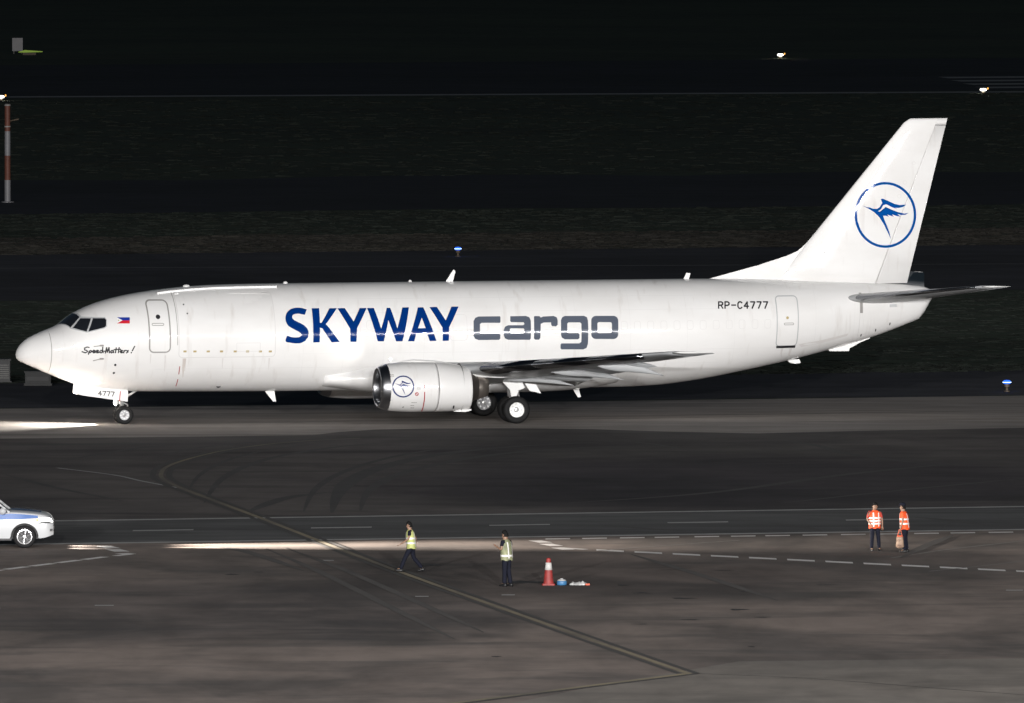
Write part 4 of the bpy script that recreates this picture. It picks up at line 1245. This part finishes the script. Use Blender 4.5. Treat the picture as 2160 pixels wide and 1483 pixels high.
# greenhouse
gt = interp([(-2.15, 1.12), (-1.95, 1.55), (-1.6, 1.72), (-.4, 1.76), (.1, 1.70), (.95, 1.13)])
gr = []
for i in range(25):
    x = -2.14 + 3.08 * i / 24
    t = gt(x)
    b0 = 1.06
    wt = lambda z: .86 - .20 * max(0, (z - 1.08)) / .68
    gr.append([(x, -wt(b0), b0), (x, -wt((b0 + t) / 2), (b0 + t) / 2), (x, -wt(t) + .04, t), (x, 0, t + .03), (x, wt(t) - .04, t), (x, wt((b0 + t) / 2), (b0 + t) / 2), (x, wt(b0), b0)])
MB().loft(gr, caps=False, closed=False).build('windows', 'carglass', CAR, True)
rf = [[(q[k][0], q[k][1] * 1.015, q[k][2] + .012) for k in (2, 3, 4)] for q in gr[3:19]]
MB().loft(rf, caps=False, closed=False).build('roof', 'carwhite', CAR, True)
for sy in (-1, 1):
    P = [(gr[i][2][0], sy * abs(gr[i][2][1]) * 1.01, gr[i][2][2] + .01) for i in range(18, 25)]
    pb = MB()
    for a, c in zip(P[:-1], P[1:]): pb.tube(a, c, .035, n=8)
    pb.build('windscreen_pillar', 'carwhite', CAR, True)
    for xx in (-.35, -1.35):
        pb = MB().box((xx, sy * .80, 1.38), (.09, .06, .62))
        pb.build('door_pillar', 'carwhite', CAR)
    # blue livery along the shoulder
    vv = []
    X5 = [-2.2 + 4.05 * i / 40 for i in range(41)]
    for x in X5:
        t = ctop(x) - .055
        hgt = .16 if x < 1.3 else .16 - .12 * (x - 1.3)
        lo = t - .02 - hgt - .02 * math.sin(2.2 * x)
        vv += [(x, sy * (cyy(x, lo) + .006), lo), (x, sy * (cyy(x, t - .02) + .006), t - .02)]
    mesh('livery_stripe', vv, [[2 * i, 2 * i + 1, 2 * i + 3, 2 * i + 2] for i in range(40)], 'carblue', CAR, True)
    mesh('livery_stripe', [(x, sy * (cyy(x, ctop(x)) * k), ctop(x) + .03 + .012 + .03 * (1 - k * k)) for x in (.98, 1.3, 1.6, 1.95) for k in (.42, .78)], [[2 * i, 2 * i + 1, 2 * i + 3, 2 * i + 2] for i in range(3)], 'carblue', CAR)
    # headlamp wrapped round the corner
    hv = []
    for x in (1.88, 1.98, 2.08, 2.18, 2.26, 2.325):
        for z in (.84, .90, .96):
            zz = min(z + (.02 if x < 2.2 else 0), ctop(x) - .03)
            hv.append((x + .006, sy * (cyy(x, zz) + .010), zz))
    mesh('indicator', [(x + .004, sy * (cyy(x, z) + .012), z) for x in (1.80, 1.87) for z in (.87, .95)], [[0, 1, 3, 2]], 'e_amber', CAR)
    mesh('headlight_surround', [(x - .02 if i_ == 0 else x + .003, sy * (cyy(min(x, 2.33), z) + .004), z) for i_, x in enumerate((1.86, 1.98, 2.08, 2.18, 2.26, 2.33)) for z in (.80, min(1.0, ctop(x) - .01))], [[2 * i, 2 * i + 1, 2 * i + 3, 2 * i + 2] for i in range(5)], 'plastic', CAR, True)
    mesh('headlight', hv, [[3 * i + j, 3 * i + j + 1, 3 * i + j + 4, 3 * i + j + 3] for i in range(5) for j in range(2)], 'e_head', CAR, True)
    mr = MB().lathe([(.001, -.10), (.09, -.07), (.11, 0), (.09, .06), (.001, .08)], (.72, sy * 1.02, 1.2), 'Y', 12)
    mr.build('mirror', 'carwhite', CAR, True)
    for xx in (-1.2, -.1):
        MB().box((xx, sy * (cyy(xx, .9) + .012), .92), (.18, .03, .03)).build('handle', 'rim', CAR)
    MB().box((0, sy * .90, .285), (2.0, .08, .06)).build('sill', 'plastic', CAR)
    for c in RX:
        cwid = .22
        wy = sy * .80
        wo = MB().lathe([(.23, -.11), (.33, -.12), (.365, -.08), (.37, 0), (.365, .08), (.33, .12), (.23, .11)], (c, wy, .37), 'Y', 32).build('wheel', 'tyre', CAR, True)
        MB().lathe([(.245, sy * .11), (.235, sy * .095), (.225, sy * .03), (.001, sy * .02)], (c, wy, .37), 'Y', 28).build('rim_barrel', 'plastic', wo)
        sb = MB().lathe([(.245, sy * .112), (.215, sy * .115), (.21, sy * .09)], (c, wy, .37), 'Y', 28)
        sb.lathe([(.001, sy * .11), (.05, sy * .105), (.055, sy * .05)], (c, wy, .37), 'Y', 14)
        for k in range(6):
            a = k * math.pi / 3 + .3
            for da in (-.13, .13):
                sb.tube((c + .04 * math.cos(a), wy + sy * .09, .37 + .04 * math.sin(a)), (c + .22 * math.cos(a + da), wy + sy * .1, .37 + .22 * math.sin(a + da)), .017, n=6)
        sb.build('rim', 'rim', wo)
MB().box((2.335, 0, .76), (.03, .95, .16)).build('grille', 'plastic', CAR)
MB().box((2.325, 0, .50), (.05, 1.15, .12)).build('bumper_intake', 'plastic', CAR)
for sy in (-1, 1):
    MB().box((2.27, sy * .66, .58), (.10, .24, .08)).build('fog_lamp_trim', 'plastic', CAR)
cl = CAR.location
for dy in (-.62, .62):
    spot('headlight_beam', (cl.x + 2.4, cl.y + dy, .06 + .86), (cl.x + 27, cl.y + dy * .6 + 1.4, 0.0), 4600, 25, 1, (1, .89, .78), .06)
    spot('headlight_spill', (cl.x + 2.4, cl.y + dy, .06 + .86), (cl.x + 3.3, cl.y + dy - .3, 0.0), 34, 44, 1, (1, .93, .86), .06)

# ------------------------------------------------------------------ people
def skinned(name, nodes, edges, m, parent, levels=1):
    """nodes = [(x, y, z, radius[, radius2])]"""
    me = bpy.data.meshes.new(name)
    me.from_pydata([n_[:3] for n_ in nodes], edges, [])
    o = bpy.data.objects.new(name, me)
    COL.objects.link(o)
    sk = o.modifiers.new('skin', 'SKIN')
    sk.use_smooth_shade = True
    lay = me.skin_vertices[0].data
    for i, n_ in enumerate(nodes):
        lay[i].radius = (n_[3], n_[4] if len(n_) > 4 else n_[3])
        lay[i].use_root = (i == 0)
    sb = o.modifiers.new('sub', 'SUBSURF')
    sb.levels = sb.render_levels = levels
    dg = bpy.context.evaluated_depsgraph_get()
    new = bpy.data.meshes.new_from_object(o.evaluated_get(dg))
    new.name = name
    o.modifiers.clear()
    o.data = new
    bpy.data.meshes.remove(me)
    new.materials.clear()
    new.materials.append(M[m])
    new.polygons.foreach_set('use_smooth', [True] * len(new.polygons))
    o.parent = parent
    return o

def ell(c, rx, ry, n=20): return [(c[0] + rx * math.cos(2 * math.pi * k / n), c[1] + ry * math.sin(2 * math.pi * k / n), c[2]) for k in range(n)]

def person(loc, rz, h, label, vest, shirt, pose, hat=False, tapes=(.62, .33), group=None, sleeve=.62):
    """local: facing +x, left is +y; pose gives knees, ankles, elbows, wrists per side and a lean"""
    k = h / 1.70
    P = empty('person', loc, label, 'person', rz, group)
    P.scale = (k, k, k)
    ln = pose.get('lean', 0.)
    pel, che, nek, hed = Vector((0, 0, .93)), Vector((ln * .5, 0, 1.22)), Vector((ln, 0, 1.42)), Vector((ln + .03, pose.get('hy', 0), 1.575))
    nodes, edges = [], []
    def nd(v, r, r2=None):
        nodes.append((v[0], v[1], v[2], r, r2 if r2 else r))
        return len(nodes) - 1
    def link(*ids):
        for a, b_ in zip(ids[:-1], ids[1:]): edges.append((a, b_))
    ip = nd(pel, .12, .10); ic = nd(che, .14, .10); iu = nd(che + Vector((ln * .2, 0, .12)), .13, .09); ik = nd(nek, .055); ih = nd(hed + Vector((0, 0, -.06)), .075); it = nd(hed + Vector((-.005, 0, .03)), .09, .08); itt = nd(hed + Vector((-.01, 0, .095)), .06)
    link(ip, ic, iu, ik, ih, it, itt)
    inn = nd(hed + Vector((.105, 0, -.02)), .014); link(ih, inn)
    ich = nd(hed + Vector((.06, 0, -.095)), .035); link(ih, ich)
    limb = {}
    for sd, sy in (('L', 1), ('R', -1)):
        q = pose[sd]
        hip = Vector((0, .09 * sy, .88))
        kn, an = Vector(q['knee']), Vector(q['ankle'])
        a = nd(hip, .085); b_ = nd(kn, .055); c = nd(an, .038); t = nd(an + q.get('toe', Vector((.12, 0, -.04))), .03)
        link(ip, a, b_, c, t)
        sh = Vector((nek.x - .01, .185 * sy, 1.36)); el, wr = Vector(q['elbow']), Vector(q['wrist'])
        a = nd(sh, .05); b_ = nd(el, .038); c = nd(wr, .027)
        d = (wr - el).normalized()
        side = Vector((0, 0, 1)).cross(d)
        side = side.normalized() if side.length > .05 else Vector((1, 0, 0))
        pa = nd(wr + d * .07, .026, .014)
        link(iu, a, b_, c, pa)
        up = d.cross(side)
        for j, (o_, lnf) in enumerate(((-.028, .075), (-.009, .085), (.011, .08), (.03, .062))):
            f0 = nd(wr + d * .105 + side * o_, .0085)
            f1 = nd(wr + d * (.105 + lnf * .55) + side * o_ * 1.1 + up * .008, .008)
            f2 = nd(wr + d * (.105 + lnf) + side * o_ * 1.1 + up * .024, .0065)
            link(pa, f0, f1, f2)
        th = nd(wr + d * .055 - side * .045, .010); th2 = nd(wr + d * .095 - side * .058 + up * .01, .008)
        link(pa, th, th2)
        limb[sd] = (hip, kn, an, sh, el, wr, q)
    skinned('body', nodes, edges, 'skin', P)
    # head details
    for sy in (-1, 1):
        MB().lathe([(.001, -.012), (.011, -.004), (.011, .004), (.001, .012)], hed + Vector((.078, sy * .032, .005)), 'X', 8).build('eye', 'hair', P, True)
        MB().lathe([(.001, -.01), (.025, -.006), (.03, .004), (.001, .012)], hed + Vector((-.005, sy * .088, -.02)), 'Y', 10).build('ear', 'skin', P, True)
    hr = []
    for i in range(9):
        a = math.pi / 2 * i / 8
        r = max(.005, math.cos(a))
        tilt = .03 * (1 - i / 8)
        hr.append([(hed.x - .012 + .108 * r * math.cos(t), hed.y + .094 * r * math.sin(t), hed.z + .0 + .135 * math.sin(a) + (tilt * 1.5 if math.cos(t) > .2 else -tilt * 2.2)) for t in [2 * math.pi * j / 20 for j in range(20)]])
    MB().loft(hr).build('hair', 'hair', P, True)
    if hat:
        MB().lathe([(.112, .045), (.116, .07), (.105, .12), (.06, .15), (.001, .155)], hed, 'Z', 20).add([hed + Vector((.09, -.07, .055)), hed + Vector((.2, -.05, .04)), hed + Vector((.2, .05, .04)), hed + Vector((.09, .07, .055)), hed + Vector((.09, -.07, .068)), hed + Vector((.2, -.05, .052)), hed + Vector((.2, .05, .052)), hed + Vector((.09, .07, .068))], [[0, 1, 2, 3], [7, 6, 5, 4], [0, 4, 5, 1], [1, 5, 6, 2], [2, 6, 7, 3]]).build('cap', 'navy', P, True)
    # trousers
    tn, te_ = [(0, 0, .96, .155, .125), (0, 0, .90, .16, .13)], [(0, 1)]
    for sd in 'LR':
        hip, kn, an, sh, el, wr, q = limb[sd]
        i0 = len(tn)
        tn += [(*hip, .112), (*(hip.lerp(kn, .5)), .095), (*kn, .078), (*(kn.lerp(an, .5)), .074), (*(an + Vector((0, 0, -.015))), .07)]
        te_ += [(1, i0), (i0, i0 + 1), (i0 + 1, i0 + 2), (i0 + 2, i0 + 3), (i0 + 3, i0 + 4)]
    skinned('trousers', tn, te_, 'navy', P)
    # shirt with short sleeves
    sn = [(0, 0, .98, .15, .115), (che.x, 0, 1.2, .165, .115), (che.x + ln * .2, 0, 1.33, .15, .10), (nek.x, 0, 1.41, .068)]
    se = [(0, 1), (1, 2), (2, 3)]
    for sd in 'LR':
        hip, kn, an, sh, el, wr, q = limb[sd]
        i0 = len(sn)
        sn += [(*sh, .072), (*(sh.lerp(el, sleeve * .6)), .066), (*(sh.lerp(el, sleeve)), .062)]
        se += [(2, i0), (i0, i0 + 1), (i0 + 1, i0 + 2)]
    skinned('shirt', sn, se, shirt, P)
    for sd in 'LR':
        an = limb[sd][2]
        t = limb[sd][6].get('toe', Vector((.12, 0, -.04)))
        dx = Vector((t.x, t.y, 0)).normalized()
        sd_ = Vector((-dx.y, dx.x, 0))
        tz = t.z + .04
        rr = []
        for f, w, hh in ((-.07, .035, .07), (-.05, .045, .10), (.03, .045, .09), (.12, .05, .055), (.18, .042, .04), (.205, .02, .025)):
            c = an + dx * f + Vector((0, 0, -.085 + tz * max(0, f) / .15))
            rr.append([c - sd_ * w, c + sd_ * w, c + sd_ * w * .8 + Vector((0, 0, hh)), c - sd_ * w * .8 + Vector((0, 0, hh))])
        MB().loft(rr).build('shoe', 'shoe', P, True)
    # vest: a loose tube with a stepped hem, open at the arms
    vr = []
    for f, z, rx, ry in ((0, .80, .168, .215), (.2, .93, .160, .212), (.45, 1.1, .155, .215), (.7, 1.25, .150, .218), (.88, 1.355, .125, .195), (1, 1.425, .075, .10)):
        vr.append([(x + ln * f, y, z + (.015 * math.sin(5 * math.atan2(y, x)) if f == 0 else 0)) for x, y, z in ell((0, 0, z), rx, ry, 28)])
    MB().loft(vr, caps=False).build('vest', vest, P, True)
    v = bpy.data.objects[[o.name for o in P.children if o.name.startswith('vest')][-1]]
    for tz in tapes:
        z = .80 + tz * .55
        def vr_at(z):
            f = max(0, min(1, (z - .80) / .625))
            tb = [(.80, .168, .215), (.93, .160, .212), (1.1, .155, .215), (1.25, .150, .218), (1.355, .125, .195), (1.425, .075, .10)]
            for a, b_ in zip(tb[:-1], tb[1:]):
                if a[0] <= z <= b_[0]:
                    g = (z - a[0]) / (b_[0] - a[0])
                    return f, a[1] + g * (b_[1] - a[1]) + .006, a[2] + g * (b_[2] - a[2]) + .006
        rs = []
        for dz in (-.028, .028):
            f, rx, ry = vr_at(z + dz)
            rs.append([(x + ln * f, y, zz) for x, y, zz in ell((0, 0, z + dz), rx, ry, 28)])
        MB().loft(rs, caps=False).build('reflective_tape', 'reflect', v, True)
    for sy in (-1, 1):
        for sg in (-1, 1):
            bv_ = []
            for z in (.86, 1.0, 1.15, 1.28, 1.35):
                f, rx, ry = vr_at(z)
                for yy in (.075, .115):
                    xx = sg * rx * math.sqrt(max(0, 1 - (yy / ry) ** 2)) + ln * f
                    bv_.append((xx + sg * .004, sy * yy, z))
            mesh('reflective_tape', bv_, [[2 * i, 2 * i + 1, 2 * i + 3, 2 * i + 2] for i in range(4)], 'reflect', v, True)
    return P

Vd = Vector
stand = lambda **kw: {**dict(L=dict(knee=(.02, .10, .49), ankle=(0, .12, .09), elbow=(-.03, .24, 1.10), wrist=(.05, .25, .86)), R=dict(knee=(.02, -.10, .49), ankle=(0, -.12, .09), elbow=(-.03, -.24, 1.10), wrist=(.05, -.25, .86))), **kw}
AZ = Vector((0, 0, .0125))
person(ground(868, 1208) + AZ, math.pi * .97, 1.60, 'person in lime vest with broad pale tape striding left across the taxi line', 'lime', 'navy',
       dict(lean=.05, L=dict(knee=(.20, .09, .50), ankle=(.36, .09, .11), toe=Vd((.12, 0, -.01)), elbow=(.07, .23, 1.13), wrist=(.30, .20, .98)), R=dict(knee=(-.06, -.09, .48), ankle=(-.36, -.09, .14), toe=Vd((.10, 0, -.07)), elbow=(-.12, -.24, 1.13), wrist=(-.10, -.24, .90))), group='ground crew on the apron')
person(ground(1069, 1238) + AZ, math.pi * .80, 1.74, 'person in greyish lime vest standing beside the traffic cone, one forearm raised', 'greyvest', 'navy',
       stand(lean=.04, L=dict(knee=(.02, .08, .49), ankle=(.02, .09, .09), elbow=(.02, .25, 1.12), wrist=(.19, .21, 1.19)), R=dict(knee=(.0, -.08, .49), ankle=(-.08, -.09, .09), elbow=(.0, -.24, 1.10), wrist=(.10, -.20, .86))), group='ground crew on the apron', tapes=(.25,))
person(ground(1845, 1163) + AZ, -math.pi * .40, 1.56, 'person facing us in orange-red vest and red sleeves, left of the two standing at right', 'orange', 'redcloth',
       stand(L=dict(knee=(.02, .13, .49), ankle=(-.02, .17, .09), elbow=(.02, .27, 1.12), wrist=(.10, .25, .90)), R=dict(knee=(.02, -.10, .49), ankle=(0, -.12, .09), elbow=(-.03, -.27, 1.12), wrist=(.12, -.2, .95))), tapes=(.30, .66, .48), group='ground crew on the apron', sleeve=.9)
P4 = person(ground(1909, 1166) + AZ, math.pi * .93, 1.58, 'person in dark cap and bright orange vest, holding a bag at knee height', 'orange', 'orange',
       stand(lean=.06, L=dict(knee=(.03, .07, .49), ankle=(.0, .08, .09), elbow=(.03, .23, 1.10), wrist=(.13, .20, .80)), R=dict(knee=(.0, -.07, .49), ankle=(-.05, -.08, .09), elbow=(-.04, -.23, 1.12), wrist=(.04, -.23, .88))), hat=True, tapes=(.36, .64), group='ground crew on the apron')
# the bag in the fourth person's hand
bl = P4.location + Matrix.Rotation(math.pi * .93, 3, 'Z') @ Vector((.14, .21, 0)) * .93
bg_ = empty('carry_bag', (bl.x, bl.y, .10), 'pale bag with an orange top hanging at the knee of the capped person', 'bag')
rr = []
for z, w, d in ((.06, .08, .07), (.11, .13, .11), (.25, .125, .10), (.36, .11, .085), (.43, .10, .07)):
    rr.append([(x * (1 + .07 * math.sin(7 * i + z * 20)), y, z + .01 * math.sin(5 * i)) for i, (x, y, _) in enumerate(ell((0, 0, 0), w, d, 16))])
MB().loft(rr).build('sack', 'bagtan', bg_, True)
MB().loft([ell((0, 0, .42), .105, .075, 16), ell((0, 0, .47), .09, .055, 16)]).build('rim', 'bagorange', bg_, True)
MB().tube((-.07, 0, .46), (-.02, 0, .66), .012).tube((.07, 0, .46), (.02, 0, .66), .012).tube((-.02, 0, .66), (.02, 0, .66), .012).build('handle', 'bagorange', bg_)

# ------------------------------------------------------------------ cone and litter
g = ground(1157, 1235)
cone = empty('traffic_cone', (g.x, g.y, .0125), 'red traffic cone with one white sleeve on the apron', 'cone')
MB().loft([[(-.20 + .03, -.20, 0), (.20 - .03, -.20, 0), (.20, -.17, 0), (.20, .17, 0), (.17, .20, 0), (-.17, .20, 0), (-.20, .17, 0), (-.20, -.17, 0)],
           [(-.17, -.20, .05), (.17, -.20, .05), (.20, -.17, .05), (.20, .17, .05), (.17, .20, .05), (-.17, .20, .05), (-.20, .17, .05), (-.20, -.17, .05)]]).build('base', 'conered', cone)
MB().lathe([(.165, .05), (.155, .10), (.115, .45), (.07, .80), (.055, .84), (.03, .845)], (0, 0, 0), 'Z', 24).build('body', 'conered', cone, True)
MB().lathe([(.112, .47), (.119, .472), (.090, .70), (.083, .702)], (0, 0, 0), 'Z', 24).build('sleeve', 'conewhite', cone, True)
g = ground(1185, 1235)
jug = empty('water_jug', (g.x, g.y, .0125), 'blue plastic jug with pale top beside the traffic cone', 'jug')
MB().lathe([(.14, 0), (.155, .02), (.155, .11), (.145, .13)], (0, 0, 0), 'Z', 20, True).build('body', 'jugblue', jug, True)
MB().lathe([(.145, .132), (.12, .17), (.05, .185), (.045, .21), (.001, .21)], (0, 0, 0), 'Z', 20).build('lid', 'bag', jug, True)
g = ground(1222, 1235)
pb = empty('plastic_bag', (g.x, g.y, .0125), 'crumpled white plastic bag lying right of the blue jug', 'bag')
rng = random.Random(3)
rr = []
for i in range(13):
    x = -.30 + .6 * i / 12
    w = .16 * math.sin(math.pi * (i + .5) / 13) ** .6
    hh = (.03 + .09 * math.sin(math.pi * (i + .5) / 13)) * rng.uniform(.7, 1.25)
    rr.append([(x, w * math.cos(t) * rng.uniform(.85, 1.15), max(.003, hh * max(0, math.sin(t)) * rng.uniform(.8, 1.2))) for t in [2 * math.pi * j / 14 for j in range(14)]])
MB().loft(rr).build('sack', 'bag', pb, False)
MB().box((.25, -.12, .03), (.13, .07, .05), .3).build('orange_packet', 'bagorange', pb)
